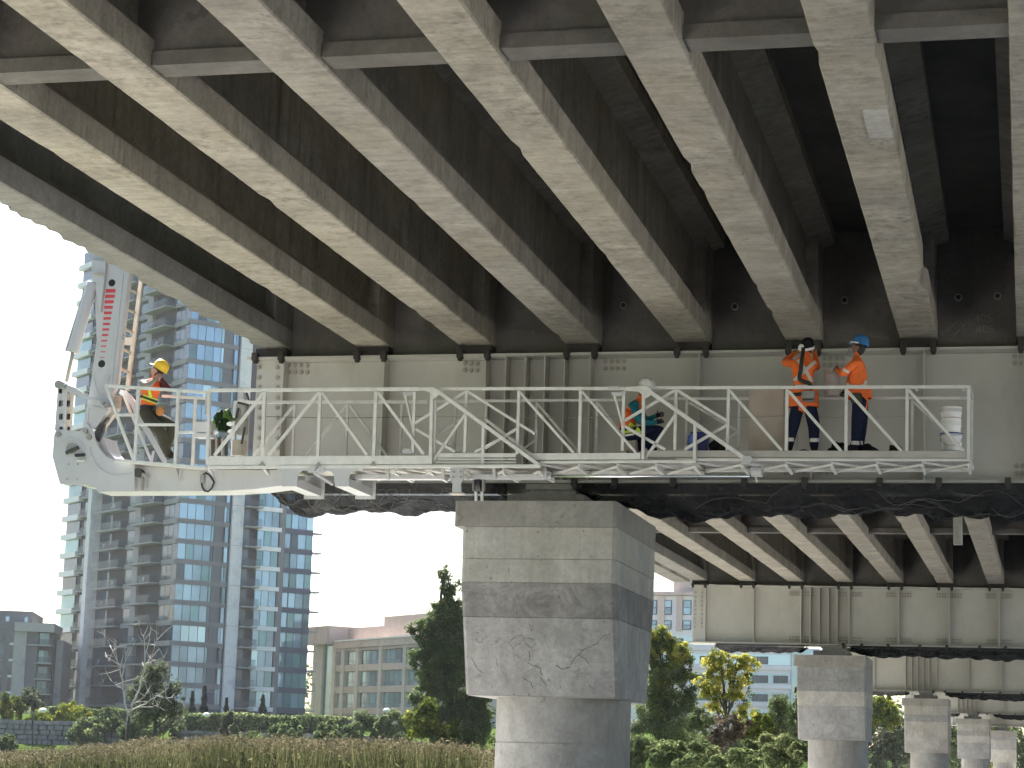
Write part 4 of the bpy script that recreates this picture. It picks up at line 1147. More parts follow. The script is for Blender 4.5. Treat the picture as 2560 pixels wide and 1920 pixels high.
def head(t, c, fwd, up, skin, hair=None, beard=False):
    """head with brow, nose, mouth, chin, ears and eyes; c = centre, height ~0.235"""
    Mx = orient(fwd, up)
    bm = bmesh.new(); bmesh.ops.create_icosphere(bm, subdivisions=4, radius=1.0)
    for v in bm.verts:
        x, y, z = v.co
        X = x*0.098; Y = y*0.076; Z = z*0.118
        if z < -0.2: Y *= 1-0.32*(-z-0.2); X *= 1-0.12*(-z-0.2)
        if x > 0.3:
            X -= 0.012*max(0, 1-abs(y)*3)*0
            nose = math.exp(-((y/0.17)**2))*math.exp(-(((z+0.12)/0.2)**2)); X += 0.026*nose
            brow = math.exp(-((z-0.2)/0.1)**2)*math.exp(-(abs(y)/0.7)**4); X += 0.007*brow
            for e in (-1, 1):
                eye = math.exp(-(((y-e*0.38)/0.16)**2))*math.exp(-(((z-0.04)/0.1)**2)); X -= 0.011*eye
            lip = math.exp(-((y/0.32)**2))*math.exp(-(((z+0.48)/0.06)**2)); X += 0.006*lip
            mo = math.exp(-((y/0.3)**2))*math.exp(-(((z+0.40)/0.035)**2)); X -= 0.004*mo
            ch = math.exp(-((y/0.3)**2))*math.exp(-(((z+0.78)/0.16)**2)); X += 0.014*ch
        v.co = (X, Y, Z)
    mb = MB(); mb.add([tuple(Mx @ v.co + c) for v in bm.verts], [tuple(v.index for v in f.verts) for f in bm.faces]); bm.free()
    hd = mb.build('head', M[skin], t, smooth=True)
    for e in (-1, 1):
        mb = MB(); mb.ico(tuple(Mx @ V(-0.008, e*0.078, -0.008)+c), (0.014,0.014,0.03), 2); mb.build('ear', M[skin], hd, smooth=True)
        mb = MB(); mb.ico(tuple(Mx @ V(0.083, e*0.03, 0.005)+c), (0.011,0.011,0.011), 2); mb.build('eye', M['hair'], hd, smooth=True)
    if hair:
        mb = MB(); bm = bmesh.new(); bmesh.ops.create_icosphere(bm, subdivisions=3, radius=1.0)
        vs_ = []
        for v in bm.verts:
            x, y, z = v.co
            k = 1.06 if (z > 0.25 or x < -0.1) else 0.9
            vs_.append(tuple(Mx @ V(x*0.1*k, y*0.079*k, z*0.12*k)+c))
        mb.add(vs_, [tuple(v.index for v in f.verts) for f in bm.faces]); bm.free()
        mb.build('hair', M[hair], hd, smooth=True)
    return hd, Mx

def hardhat(t, c, Mx, mat, brim=0.05, tilt=0):
    mb = MB(); n = 28
    prof = [(1.0,0.0),(0.985,0.03),(0.95,0.065),(0.86,0.1),(0.68,0.132),(0.4,0.152),(0.0001,0.158)]
    vs_ = []; 
    for r_, z in prof:
        for k in range(n):
            a = 2*math.pi*k/n
            rib = 1+0.02*(1 if abs(math.sin(a)) < 0.12 else 0)
            vs_.append(tuple(Mx @ V(r_*0.138*math.cos(a)*rib, r_*0.112*math.sin(a), z*rib+0.03)+c))
    fs = [(i*n+k, i*n+(k+1)%n, (i+1)*n+(k+1)%n, (i+1)*n+k) for i in range(len(prof)-1) for k in range(n)]
    mb.add(vs_, fs)
    # brim with a longer peak in front
    vs_ = []
    for k in range(n):
        a = 2*math.pi*k/n; f = max(0, math.cos(a))**2
        for z in (0.036, 0.026):
            vs_.append(tuple(Mx @ V(0.136*math.cos(a), 0.11*math.sin(a), z)+c))
            vs_.append(tuple(Mx @ V((0.15+brim*f)*math.cos(a), (0.124)*math.sin(a), z-0.012-0.015*f)+c))
    fs = []
    for k in range(n):
        a = 4*k; b = 4*((k+1) % n)
        fs += [(a,b,b+1,a+1),(a+2,a+3,b+3,b+2),(a+1,b+1,b+3,a+3)]
    mb.add(vs_, fs)
    return mb.build('hard_hat', M[mat], t, smooth=True)

def strip(name, t, body, pts, w, mat, off=0.012, lift=True):
    """tape along px points projected on the body surface: thin band that hugs the cloth"""
    me = body.data
    from mathutils.bvhtree import BVHTree
    loc = t.location
    bv = BVHTree.FromPolygons([tuple(v.co+loc) for v in me.vertices], [tuple(p.vertices) for p in me.polygons])
    out = []
    dense = []
    for a, b in zip(pts[:-1], pts[1:]):
        for i in range(8): dense.append((a[0]+(b[0]-a[0])*i/8, a[1]+(b[1]-a[1])*i/8))
    dense.append(pts[-1])
    for i, (x, y) in enumerate(dense):
        q = dense[min(i+1, len(dense)-1)]; p_ = dense[max(i-1, 0)]
        tx, ty = q[0]-p_[0], q[1]-p_[1]; L = math.hypot(tx, ty) or 1
        nx, ny = -ty/L*w/2, tx/L*w/2
        row = []
        for s in (-1, 0, 1):
            d = ray(x+nx*s, y+ny*s).normalized()
            h = bv.ray_cast(EYE, d)
            if h[0] is None: row = None; break
            row.append(h[0]+h[1]*off)
        out.append(row)
    mb = MB()
    for r0_, r1_ in zip(out[:-1], out[1:]):
        if r0_ is None or r1_ is None: continue
        if (r0_[1]-r1_[1]).length > 0.12: continue
        b = len(mb.v); mb.v += [tuple(v) for v in r0_+r1_]
        for j in (0, 1): mb.f.append((b+j, b+j+1, b+4+j, b+3+j)); mb.mi.append(0)
    if mb.f: return mb.build(name, M[mat], t, smooth=True)

FLZ = zf1
def hem(t, cx, y0, y1, wpx, dpt, Y, mat):
    a = at(cx, y1, Y=Y); b = at(cx, y0, Y=Y); mb = MB(); n = 28; vs_ = []
    rows = ((0.93,1.0),(1.0,0.5),(1.04,0.0),(0.98,-0.002))
    for sc_, f in rows:
        for k in range(n):
            an = 2*math.pi*k/n; wv = 1+0.025*math.sin(5*an+sc_*9)
            vs_.append((a.x+sc_*wv*wpx/PXM/2*math.cos(an), Y+sc_*wv*dpt*math.sin(an), a.z+(b.z-a.z)*f))
    mb.add(vs_, [(i*n+k,i*n+(k+1)%n,(i+1)*n+(k+1)%n,(i+1)*n+k) for i in range(len(rows)-1) for k in range(n)])
    return mb.build('jacket_hem', M[mat], t, smooth=True)
# ---- P4 : blue hard hat with visor, facing left
Y4 = 33.12
foot = at(2143, 1134, Y=Y4)
J = {'pelvis':(2150,1002,0,0.15),'waist':(2148,975,0,0.15),'chest':(2144,930,0,0.165),'upper':(2144,900,0,0.155),'neck':(2144,887,0,0.065),'skull':(2146,874,0,0.06),
     'shl':(2141,904,-0.18,0.092),'ell':(2106,936,-0.2,0.058),'wrl':(2094,924,0.0,0.042),'hdl':(2089,919,0.06,0.036),
     'shr':(2147,904,0.18,0.09),'elr':(2128,948,0.2,0.058),'wrr':(2114,975,0.1,0.042),'hdr':(2109,983,0.06,0.036),
     'hpl':(2148,1010,-0.09,0.105),'knl':(2142,1062,-0.1,0.078),'anl':(2138,1112,-0.1,0.062),'tol':(2122,1127,-0.1,0.045),
     'hpr':(2154,1010,0.09,0.105),'knr':(2155,1060,0.12,0.078),'anr':(2150,1112,0.12,0.062),'tor':(2134,1127,0.12,0.045)}
B = [('pelvis','waist','hivis'),('waist','chest','hivis'),('chest','upper','hivis'),('upper','neck','hivis'),('neck','skull','skin2'),
     ('upper','shl','hivis'),('shl','ell','hivis'),('ell','wrl','hivis'),('wrl','hdl','skin2'),('upper','shr','hivis'),('shr','elr','hivis'),('elr','wrr','hivis'),('wrr','hdr','gloveblk'),
     ('pelvis','hpl','navy'),('hpl','knl','navy'),('knl','anl','navy'),('anl','tol','boot'),('pelvis','hpr','navy'),('hpr','knr','navy'),('knr','anr','navy'),('anr','tor','boot')]
p4, b4, P = person('person in orange hi-vis top and blue hard hat with face shield, facing left', Y4, J, B, (foot.x, Y4, foot.z), hands=(('wrl','hdl',0.8,'skin2'),('wrr','hdr',0.8,'gloveblk')), group='workers on the platform')
hc = at(2147, 870, Y=Y4)
h4, Mx = head(p4, hc, (-0.86,0.1,0.22), (0.2,0,1), 'skin2', 'hair')
hardhat(p4, hc+Mx@V(-0.01,0,0.035), Mx, 'bhat')
mb = MB(); vs_ = []
for i in range(13):
    a = R(-75+150*i/12)
    for r_, z in ((0.15,0.05),(0.165,-0.16)): vs_.append(tuple(Mx@V(r_*math.cos(a), r_*0.85*math.sin(a), z)+hc))
mb.add(vs_, [(2*i,2*i+1,2*i+3,2*i+2) for i in range(12)]); mb.build('face_shield', M['visor'], h4, smooth=True)
mb = MB()
mb.tube([Mx@V(0.152*math.cos(R(a)),0.13*math.sin(R(a)),0.058)+hc for a in range(-90,91,15)], 0.012, 8); mb.build('shield_bracket', M['bucket'], h4)
q = hc+Mx@V(0.03,-0.115,0.10); mb = MB(); mb.ico(tuple(q), (0.022,0.01,0.022), 2); mb.build('helmet_sticker', M['bucket'], p4)
for pts, w in (([(2101,921),(2122,930)],7), ([(2160,912),(2168,940),(2166,960)],7), ([(2112,958),(2130,966),(2150,967),(2172,962)],8), ([(2172,935),(2160,962)],7), ([(2113,938),(2116,962)],6)):
    strip('reflective_tape', p4, b4, pts, w, 'reflect')
strip('ankle_band', p4, b4, [(2120,1107),(2156,1107)], 9, 'reflect')
hem(p4, 2147, 968, 996, 64, 0.17, Y4, 'hivis')
mb = MB(); q = at(2142, 992, Y=Y4-0.22); mb.box(q.x-0.09,q.x+0.08,q.y-0.03,q.y+0.06,q.z-0.1,q.z+0.06); mb.build('tool_pouch', M['olive'], p4, bevel=0.015)

# ---- P3 : back to us, respirator hose
Y3 = 33.1
foot = at(2005, 1134, Y=Y3)
J = {'pelvis':(2009,1012,0,0.16),'waist':(2008,985,0,0.155),'chest':(2008,935,0.02,0.165),'upper':(2010,905,0.04,0.13),'neck':(2014,890,0.06,0.06),'skull':(2018,872,0.08,0.06),
     'shl':(1981,908,0.02,0.082),'ell':(1961,906,0.22,0.062),'wrl':(1985,884,0.42,0.045),'hdl':(1993,878,0.48,0.038),
     'shr':(2038,910,0.02,0.082),'elr':(2041,918,0.3,0.06),'wrr':(2038,886,0.45,0.045),'hdr':(2036,876,0.5,0.038),
     'hpl':(1992,1022,0,0.11),'knl':(1983,1068,0.02,0.08),'anl':(1974,1108,0,0.062),'tol':(1972,1128,0.1,0.05),
     'hpr':(2027,1022,0,0.11),'knr':(2035,1066,0.02,0.084),'anr':(2035,1108,0,0.066),'tor':(2036,1128,0.1,0.052)}
B = [('pelvis','waist','hivis'),('waist','chest','hivis'),('chest','upper','hivis'),('upper','neck','hivis'),('neck','skull','skin2'),
     ('upper','shl','hivis'),('shl','ell','hivis'),('ell','wrl','hivis'),('wrl','hdl','glove'),('upper','shr','hivis'),('shr','elr','hivis'),('elr','wrr','hivis'),('wrr','hdr','glove'),
     ('pelvis','hpl','navy'),('hpl','knl','navy'),('knl','anl','navy'),('anl','tol','boot'),('pelvis','hpr','navy'),('hpr','knr','navy'),('knr','anr','navy'),('anr','tor','boot')]
p3, b3, P = person('person seen from behind in orange hi-vis with crossed tape and black breathing hose', Y3, J, B, (foot.x, Y3, foot.z), hands=(('wrl','hdl',0.7,'glove'),('wrr','hdr',0.7,'glove')), group='workers on the platform')
hc = at(2020, 866, Y=Y3+0.08)
h3, Mx = head(p3, hc, (0.25,0.85,0.4), (-0.1,-0.35,1), 'skin2', 'hair')
# cloth hood and white headband
mb = MB(); vs_ = []; n = 24
prof = [(1.0,-0.01),(1.02,0.03),(0.98,0.075),(0.8,0.115),(0.45,0.138),(0.001,0.143)]
for r_, z in prof:
    for k in range(n): vs_.append(tuple(Mx@V(0.112*r_*math.cos(2*math.pi*k/n), 0.098*r_*math.sin(2*math.pi*k/n), z)+hc))
mb.add(vs_, [(i*n+k,i*n+(k+1)%n,(i+1)*n+(k+1)%n,(i+1)*n+k) for i in range(5) for k in range(n)]); mb.build('cloth_hood', M['blackcloth'], p3, smooth=True)
mb = MB(); vs_ = []
for z, r_ in ((-0.05,0.108),(-0.005,0.118)):
    for k in range(n): vs_.append(tuple(Mx@V(r_*math.cos(2*math.pi*k/n), r_*0.9*math.sin(2*math.pi*k/n), z)+hc))
mb.add(vs_, [(k,(k+1)%n,n+(k+1)%n,n+k) for k in range(n)]); mb.build('headband', M['bucket'], p3, smooth=True)
mb = MB(); mb.ico(tuple(at(2003, 869, Y=Y3-0.03)), (0.05,0.04,0.06), 2); mb.build('hose_coupling', M['bucket'], p3, smooth=True)
mb = MB(); hp = [(2008,872,-0.09),(2007,885,-0.17),(2004,905,-0.22),(2001,930,-0.24),(1998,944,-0.24),(2002,951,-0.25),(2012,955,-0.25),(2022,958,-0.24),(2027,964,-0.22),(2029,975,-0.2)]
pts = [at(x,y,Y=Y3+d) for x,y,d in hp]
dn = []
for a, b in zip(pts[:-1], pts[1:]):
    for i in range(4): dn.append(a.lerp(b, i/4))
dn.append(pts[-1])
mb.tube(dn, [0.03 if i % 2 else 0.034 for i in range(len(dn))], 12); mb.build('breathing_hose', M['black'], p3, smooth=True)
for pts, w in (([(1988,893),(2012,922),(2026,950),(2034,968)],8), ([(2038,904),(2014,926),(1990,948),(1978,964)],8), ([(1974,966),(2040,966)],8)):
    strip('reflective_tape', p3, b3, pts, w, 'reflect')
mb = MB(); vs_ = []
for zz in (986, 995):
    for k in range(28):
        an = 2*math.pi*k/28; a_ = at(2008, zz, Y=Y3); vs_.append((a_.x+0.232*math.cos(an), Y3+0.19*math.sin(an), a_.z))
mb.add(vs_, [(k,(k+1)%28,28+(k+1)%28,28+k) for k in range(28)]); mb.build('belt', M['black'], p3, smooth=True)
hem(p3, 2008, 975, 1019, 76, 0.19, Y3, 'hivis')
q = at(2021, 992, Y=Y3-0.24); mb = MB(); mb.box(q.x-0.105,q.x+0.105,q.y-0.05,q.y+0.06,q.z-0.02,q.z+0.09); mb.cur=1; mb.box(q.x-0.1,q.x+0.1,q.y-0.045,q.y+0.06,q.z-0.08,q.z-0.021)
mb.build('air_filter_unit', [M['midsteel'], M['darksteel']], p3, bevel=0.012)
strip('ankle_band', p3, b3, [(1966,1099),(1984,1099)], 9, 'reflect'); strip('ankle_band', p3, b3, [(2022,1100),(2050,1100)], 9, 'reflect')

# ---- P2 : crouching, white hard hat, teal sleeves
Y2 = 33.05
foot = at(1590, 1136, Y=Y2)
J = {'pelvis':(1558,1085,0,0.155),'waist':(1566,1062,0,0.15),'chest':(1580,1030,0,0.165),'upper':(1590,1010,0,0.13),'neck':(1599,996,0,0.06),'skull':(1607,984,0,0.06),
     'shl':(1584,1014,-0.17,0.085),'ell':(1600,1056,-0.24,0.064),'wrl':(1638,1058,-0.2,0.048),'hdl':(1652,1052,-0.16,0.042),
     'shr':(1596,1012,0.17,0.08),'elr':(1612,1052,0.22,0.06),'wrr':(1640,1040,0.15,0.045),'hdr':(1650,1036,0.1,0.04),
     'hpl':(1562,1088,-0.1,0.115),'knl':(1656,1072,-0.16,0.085),'anl':(1622,1118,-0.14,0.065),'tol':(1642,1130,-0.14,0.046),
     'hpr':(1568,1092,0.1,0.115),'knr':(1640,1090,0.16,0.085),'anr':(1585,1124,0.2,0.062),'tor':(1566,1131,0.2,0.044)}
B = [('pelvis','waist','hivis_red'),('waist','chest','hivis'),('chest','upper','hivis'),('upper','neck','hivis'),('neck','skull','skin2'),
     ('upper','shl','teal'),('shl','ell','teal'),('ell','wrl','teal'),('wrl','hdl','gloveblk'),('upper','shr','teal'),('shr','elr','teal'),('elr','wrr','teal'),('wrr','hdr','gloveblk'),
     ('pelvis','hpl','navy'),('hpl','knl','navy'),('knl','anl','navy'),('anl','tol','boot'),('pelvis','hpr','navy'),('hpr','knr','navy'),('knr','anr','navy'),('anr','tor','boot')]
p2, b2, P = person('person crouching in orange vest with teal sleeves and white hard hat', Y2, J, B, (foot.x, Y2, foot.z), hands=(('wrl','hdl',0.6,'gloveblk'),('wrr','hdr',0.6,'gloveblk')), group='workers on the platform')
hc = at(1614, 978, Y=Y2)
h2, Mx = head(p2, hc, (0.9,0.15,-0.3), (0.25,0,1), 'skin2', 'hair')
hardhat(p2, hc+Mx@V(-0.01,0,0.03), Mx, 'what')
strip('lime_stripe', p2, b2, [(1572,1060),(1594,1074),(1600,1084)], 10, 'limetape'); strip('lime_stripe', p2, b2, [(1544,1070),(1562,1080),(1582,1078)], 7, 'limetape')
strip('reflective_tape', p2, b2, [(1541,1078),(1560,1089),(1586,1085)], 5, 'reflect')

# ---- P1 : yellow hard hat, leaning back on the landing, looking up
Y1 = 33.0
foot = at(415, 1150, Y=Y1)
J = {'pelvis':(370,1032,0,0.15),'waist':(371,1012,0,0.145),'chest':(376,978,0,0.16),'upper':(380,960,0,0.125),'neck':(386,947,0,0.058),'skull':(392,936,0,0.06),
     'shl':(356,958,-0.14,0.085),'ell':(366,968,-0.36,0.068),'wrl':(390,950,-0.22,0.052),'hdl':(394,938,-0.16,0.04),
     'shr':(408,962,0.12,0.085),'elr':(420,975,-0.1,0.07),'wrr':(405,952,-0.18,0.05),'hdr':(399,943,-0.16,0.04),
     'hpl':(366,1042,-0.1,0.112),'knl':(402,1078,-0.28,0.086),'anl':(418,1130,-0.16,0.066),'tol':(432,1144,-0.16,0.048),
     'hpr':(380,1040,0.1,0.112),'knr':(432,1064,0.02,0.086),'anr':(414,1124,0.12,0.066),'tor':(434,1142,0.1,0.048)}
B = [('pelvis','waist','olive'),('waist','chest','hivis'),('chest','upper','hivis_red'),('upper','neck','hivis'),('neck','skull','skin'),
     ('upper','shl','greyslv'),('shl','ell','greyslv'),('ell','wrl','greyslv'),('wrl','hdl','skin'),('upper','shr','maroon'),('shr','elr','maroon'),('elr','wrr','maroon'),('wrr','hdr','skin'),
     ('pelvis','hpl','olive'),('hpl','knl','olive'),('knl','anl','olive'),('anl','tol','boot'),('pelvis','hpr','olive'),('hpr','knr','olive'),('knr','anr','olive'),('anr','tor','boot')]
p1, b1, P = person('person in yellow hard hat and striped orange vest leaning on the landing, looking up', Y1, J, B, (foot.x, Y1, foot.z), hands=(('wrl','hdl',0.5,'skin'),('wrr','hdr',0.5,'skin')), group='workers on the platform')
hc = at(394, 928, Y=Y1)
h1, Mx = head(p1, hc, (-0.85,-0.2,0.55), (0.6,0,0.85), 'skin', 'hair')
hardhat(p1, hc+Mx@V(-0.01,0,0.03), Mx, 'yhat')
strip('lime_stripe', p1, b1, [(338,985),(360,993),(384,1002),(404,1008)], 13, 'limetape', 0.012); strip('reflective_tape', p1, b1, [(340,986),(362,994),(386,1003),(404,1009)], 6, 'olive', 0.018)
strip('lime_stripe', p1, b1, [(372,970),(378,1000)], 7, 'limetape', 0.012)
strip('belt', p1, b1, [(346,1018),(402,1018)], 10, 'black', 0.02)
mb = MB(); mb.ico(tuple(at(400,1028,Y=Y1-0.2)), (0.07,0.05,0.085), 3, 0.06); mb.build('tan_pouch', M['glove'], p1, smooth=True)

# ================================================================== things on the platform
def bucket(name, label, px, py_top, py_bot, rpx, Y, mat, lidmat=None, grp=None, handle=True):
    a = at(px, py_bot, Y=Y); b = at(px, py_top, Y=Y); h = b.z-a.z; r_ = rpx/PXM
    t = thing(name, label, 'bucket', a, 0, grp)
    mb = MB(); mb.lathe([(r_*0.86,0),(r_*0.88,0.004),(r_*0.97,h*0.75),(r_*1.03,h*0.76),(r_*1.03,h*0.8),(r_*0.98,h*0.81),(r_*1.0,h*0.93)], a, 28)
    o = mb.build('shell', M[mat], t, smooth=False)
    for p_ in o.data.polygons: p_.use_smooth = len(p_.vertices) == 4
    mb = MB(); mb.lathe([(r_*1.05,h*0.931),(r_*1.06,h*0.935),(r_*1.06,h*0.985),(r_*1.0,h)], a, 28); mb.build('lid', M[lidmat or mat], t)
    if handle:
        mb = MB(); mb.tube([a+V(r_*1.02*math.cos(R(k)), -abs(r_*1.04*math.sin(R(k))), h*0.78-h*0.55*math.sin(R(k))) for k in range(0,181,15)], 0.005, 6); mb.build('handle', M['midsteel'], t)
    return t
bucket('bucket', 'white plastic bucket with wire handle, lower of the stack at the platform end', 2379, 1084, 1128, 27, 33.15, 'bucket', 'bluetape', 'buckets on the platform')
bucket('bucket', 'ribbed white bucket stacked on another at the platform end', 2378, 1019, 1083.5, 26, 33.15, 'bucket', None, 'buckets on the platform', False)
bk = at(2378, 1083, Y=33.15)
for k, zz in enumerate((0.1, 0.14, 0.18, 0.22)):
    mb = MB(); mb.lathe([(0.153,zz),(0.162,zz+0.004),(0.162,zz+0.012),(0.154,zz+0.016)], bk, 28)
    mb.build('rim_ring', M['ply' if k == 3 else 'bucket'], [o for o in bpy.data.objects if o.name == 'bucket.001'][0])
b3_ = bucket('bucket', 'milky plastic bucket held between the two standing workers', 2080, 925, 990, 22, 33.42, 'bucketgrey', None, 'buckets on the platform', False)
def lump(name, label, cat, px, py, wpx, hpx, Y, mat, seed, dy=0.25):
    rnd = random.Random(seed); c = at(px, py, Y=Y)
    bm = bmesh.new(); bmesh.ops.create_icosphere(bm, subdivisions=4, radius=1.0)
    ph = [rnd.uniform(0,6) for _ in range(6)]
    mb = MB(); vs_ = []
    for v in bm.verts:
        x, y, z = v.co
        k = 1+0.13*math.sin(4*x+ph[0])*math.sin(3*y+ph[1])+0.08*math.sin(7*x+5*z+ph[2])+0.05*math.sin(11*y+9*z+ph[3])+0.03*math.sin(17*x+ph[4])
        zz = max(-0.02, z)*k
        vs_.append((c.x+x*k*wpx/PXM/2, c.y+y*k*dy, c.z+zz*hpx/PXM))
    mb.add(vs_, [tuple(v.index for v in f.verts) for f in bm.faces]); bm.free()
    o = mb.build(name, M[mat], smooth=True); tag(o, label, cat); return o
lump('work_bag', 'black bag on the platform floor left of the plywood boards', 'bag', 1798, 1131, 52, 34, 33.2, 'blackcloth', 1)
lump('work_bag', 'black crumpled bag between the feet of the two standing workers', 'bag', 2100, 1133, 64, 26, 33.3, 'blackcloth', 2)
lump('work_bag', 'flat black bag just right of the blue-hatted worker', 'bag', 2165, 1133, 70, 20, 33.35, 'blackcloth', 3)
lump('work_bag', 'small dark brown bag midway to the white buckets', 'bag', 2240, 1133, 38, 22, 33.3, 'boot', 4)
lump('floor_rag', 'flat black rag left of the hose-wearing worker boots', 'rag', 2013, 1133, 30, 8, 33.3, 'blackcloth', 5)
# plywood sheets leaning on the rear rail
for x0, x1, y0, y1, lab, dY in ((1873,1959,972,1038,'upper plywood board behind the rails, left of the worker with the hose',0.0),(1873,1959,1039,1128,'lower plywood board behind the rails, left of the worker with the hose',0.01)):
    A = at(x0,y0,Y=33.36); Bq = at(x1,y1,Y=33.36); mb = MB(); mb.box(A.x,Bq.x,33.36+dY,33.38+dY,Bq.z,A.z)
    o = mb.build('plywood_board', M['ply'], bevel=0.003); tag(o, lab, 'board', 'plywood boards')
# blue jug and blue bin
a = at(1730, 1128, Y=33.15); t = thing('water_jug', 'translucent blue water jug on the platform floor by the crouching worker', 'jug', a)
mb = MB(); mb.lathe([(0.07,0),(0.078,0.02),(0.078,0.09),(0.072,0.1),(0.078,0.11),(0.078,0.2),(0.06,0.25),(0.03,0.28)], a, 20); mb.build('shell', M['bluejug'], t, smooth=True)
mb = MB(); mb.lathe([(0.033,0.28),(0.033,0.31)], a, 14); mb.build('cap', M['bluetape'], t)
A = at(1744,1085,Y=33.3); Bq = at(1768,1129,Y=33.3); mb = MB(); mb.prism([(A.x+0.01,Bq.z),(Bq.x-0.01,Bq.z),(Bq.x+0.01,A.z),(A.x-0.01,A.z)], 33.28, 33.5)
t = thing('storage_bin', 'dark blue plastic bin behind the water jug', 'bin', (A.x,33.3,Bq.z)); mb.build('shell', M['bluetape'], t, bevel=0.01)
mb = MB(); mb.box(A.x-0.02,Bq.x+0.02,33.265,33.515,A.z+0.001,A.z+0.03); mb.build('rim', M['bluetape'], t, bevel=0.006)
# low wooden block under the crouching worker
A = at(1566,1095,Y=33.0); Bq = at(1590,1129,Y=33.0); mb = MB(); mb.box(A.x,Bq.x,32.95,33.25,Bq.z,A.z); o = mb.build('wooden_block', M['ply'], bevel=0.02); tag(o, 'wooden block under the crouching worker', 'block')
# white control box, green bag and console on the left end of the platform
A = at(487,1054,Y=32.7); Bq = at(524,1092,Y=32.7)
t = thing('control_box', 'white control box mounted on the landing rail', 'box', (A.x,32.7,Bq.z))
mb = MB(); mb.box(A.x,Bq.x,32.7,32.95,Bq.z+0.075,A.z); mb.build('case', M['white'], t, bevel=0.01)
mb = MB(); mb.box(A.x-0.01,Bq.x+0.01,32.69,32.96,Bq.z,Bq.z+0.06); mb.build('tray', M['white'], t, bevel=0.006)
M['leafgreen'] = cloth('green_nylon', (0.07,0.13,0.03), 0.5); M['darkgreen'] = cloth('dark_green_nylon', (0.012,0.03,0.012), 0.5)
t = thing('bag_bundle', 'bundle of green and dark green nylon bags hung at the platform start', 'bag', at(560,1090,Y=33.05))
for k, (px, py, w, h, mt) in enumerate(((548,1050,26,26,'darkgreen'),(568,1046,24,24,'leafgreen'),(537,1070,28,26,'leafgreen'),(560,1078,30,40,'darkgreen'),(579,1050,24,8,'leafgreen'))):
    o = lump('bag', '', '', px, py, w, h, 33.0+0.03*k, mt, 40+k, 0.12)
    for kk in ('label','category'):
        if kk in o: del o[kk]
    o.parent = t; o.location = -t.location
for k, (px, py) in enumerate(((537,1081),(575,1060),(577,1078))):
    mb = MB(); mb.ico(tuple(at(px,py,Y=32.88)), (0.06,0.02,0.035), 2, 0.2); mb.build('white_tag', M['bucket'], t)
t = thing('tool_stand', 'dark steel stand with brown case below the green bags', 'stand', at(545,1140,Y=33.1))
mb = MB()
for px in (532, 548, 566): mb.bar(at(px,1092,Y=33.1), at(px,1140,Y=33.1), 0.05, 0.05)
mb.build('leg', M['darksteel'], t); 
A = at(524,1094,Y=33.1); Bq = at(545,1139,Y=33.1); mb = MB(); mb.box(A.x,Bq.x,33.12,33.3,Bq.z,A.z); mb.build('case', M['ply'], t, bevel=0.01)
t = thing('control_console', 'grey control console with levers beside the girder end', 'console', at(602,1139,Y=33.2))
A = at(584,1100,Y=33.2); Bq = at(606,1139,Y=33.2); mb = MB(); mb.box(A.x,Bq.x,33.15,33.4,Bq.z,A.z); mb.build('pedestal', M['tan'], t, bevel=0.01)
A = at(592,1010,Y=33.2); Bq = at(612,1085,Y=33.2); mb = MB(); mb.box(A.x,Bq.x,33.15,33.35,Bq.z,A.z); mb.build('panel', M['midsteel'], t, bevel=0.012)
A = at(598,982,Y=33.2); Bq = at(613,1000,Y=33.2); mb = MB(); mb.box(A.x,Bq.x,33.12,33.3,Bq.z,A.z); mb.build('lamp_housing', M['white'], t, bevel=0.012)
for k, (x0_, y0_, x1_, y1_) in enumerate(((594,1006,622,1013),(596,1020,590,1045),(612,1068,604,1110),(616,982,622,1000))):
    mb = MB(); mb.tube([at(x0_,y0_,Y=33.1), at(x1_,y1_,Y=33.1)], 0.02, 8); mb.build('lever', M['darksteel'], t)
A = at(604,1010,Y=33.3); Bq = at(613,1139,Y=33.3); mb = MB(); mb.box(A.x+0.02,Bq.x,33.36,33.42,Bq.z,A.z); mb.build('post', M['white'], t)
# ================================================================== buildings
M['t_wall'] = plain('tower_grey_panel', (0.2,0.19,0.19), 0.6, 0, 0.08, 0.6)
M['t_spandrel'] = plain('tower_taupe_band', (0.3,0.275,0.27), 0.6, 0, 0.08, 0.6)
M['t_blue'] = plain('tower_slate_band', (0.07,0.078,0.115), 0.5, 0, 0.1, 0.6)
M['t_fin'] = concrete('tower_pale_concrete', (0.76,0.745,0.755), 0.07, 0.18, (0.35,0.34,0.33))
M['t_white'] = plain('white_balcony_panel', (0.8,0.79,0.775), 0.5, 0, 0.06, 0.8)
M['t_slab'] = plain('balcony_slab', (0.33,0.33,0.32), 0.7, 0, 0.1, 0.8)
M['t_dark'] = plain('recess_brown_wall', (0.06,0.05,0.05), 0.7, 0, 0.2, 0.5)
M['t_frame'] = plain('dark_window_frame', (0.025,0.03,0.045), 0.4, 0, 0.1, 2)
M['glass_blue'] = glassmat('sky_tinted_glass', (0.24,0.34,0.42), 1.6, 0.03, metal=0.5, var=0.35)  # blue of the reflected sky is put into the glass tint
M['glass_dark'] = glassmat('dark_glass', (0.05,0.07,0.09), 1.6, 0.05, var=0.6, metal=0.15)  # darker, less metallic glass colour
M['glass_teal'] = glassmat('greenish_glass', (0.13,0.23,0.25), 1.6, 0.05, var=0.5, metal=0.3)
M['glass_pale'] = glassmat('pale_cyan_glass', (0.45,0.6,0.66), 1.6, 0.08, metal=0.35)
M['rail_glass'] = clearglass('balcony_glass', (0.1,0.12,0.13), 0.22)
M['o_stone'] = concrete('pink_beige_precast', (0.6,0.5,0.455), 0.06, 0.12, (0.3,0.25,0.2))
M['o_stone2'] = concrete('beige_precast', (0.58,0.53,0.475), 0.06, 0.12, (0.3,0.25,0.2))
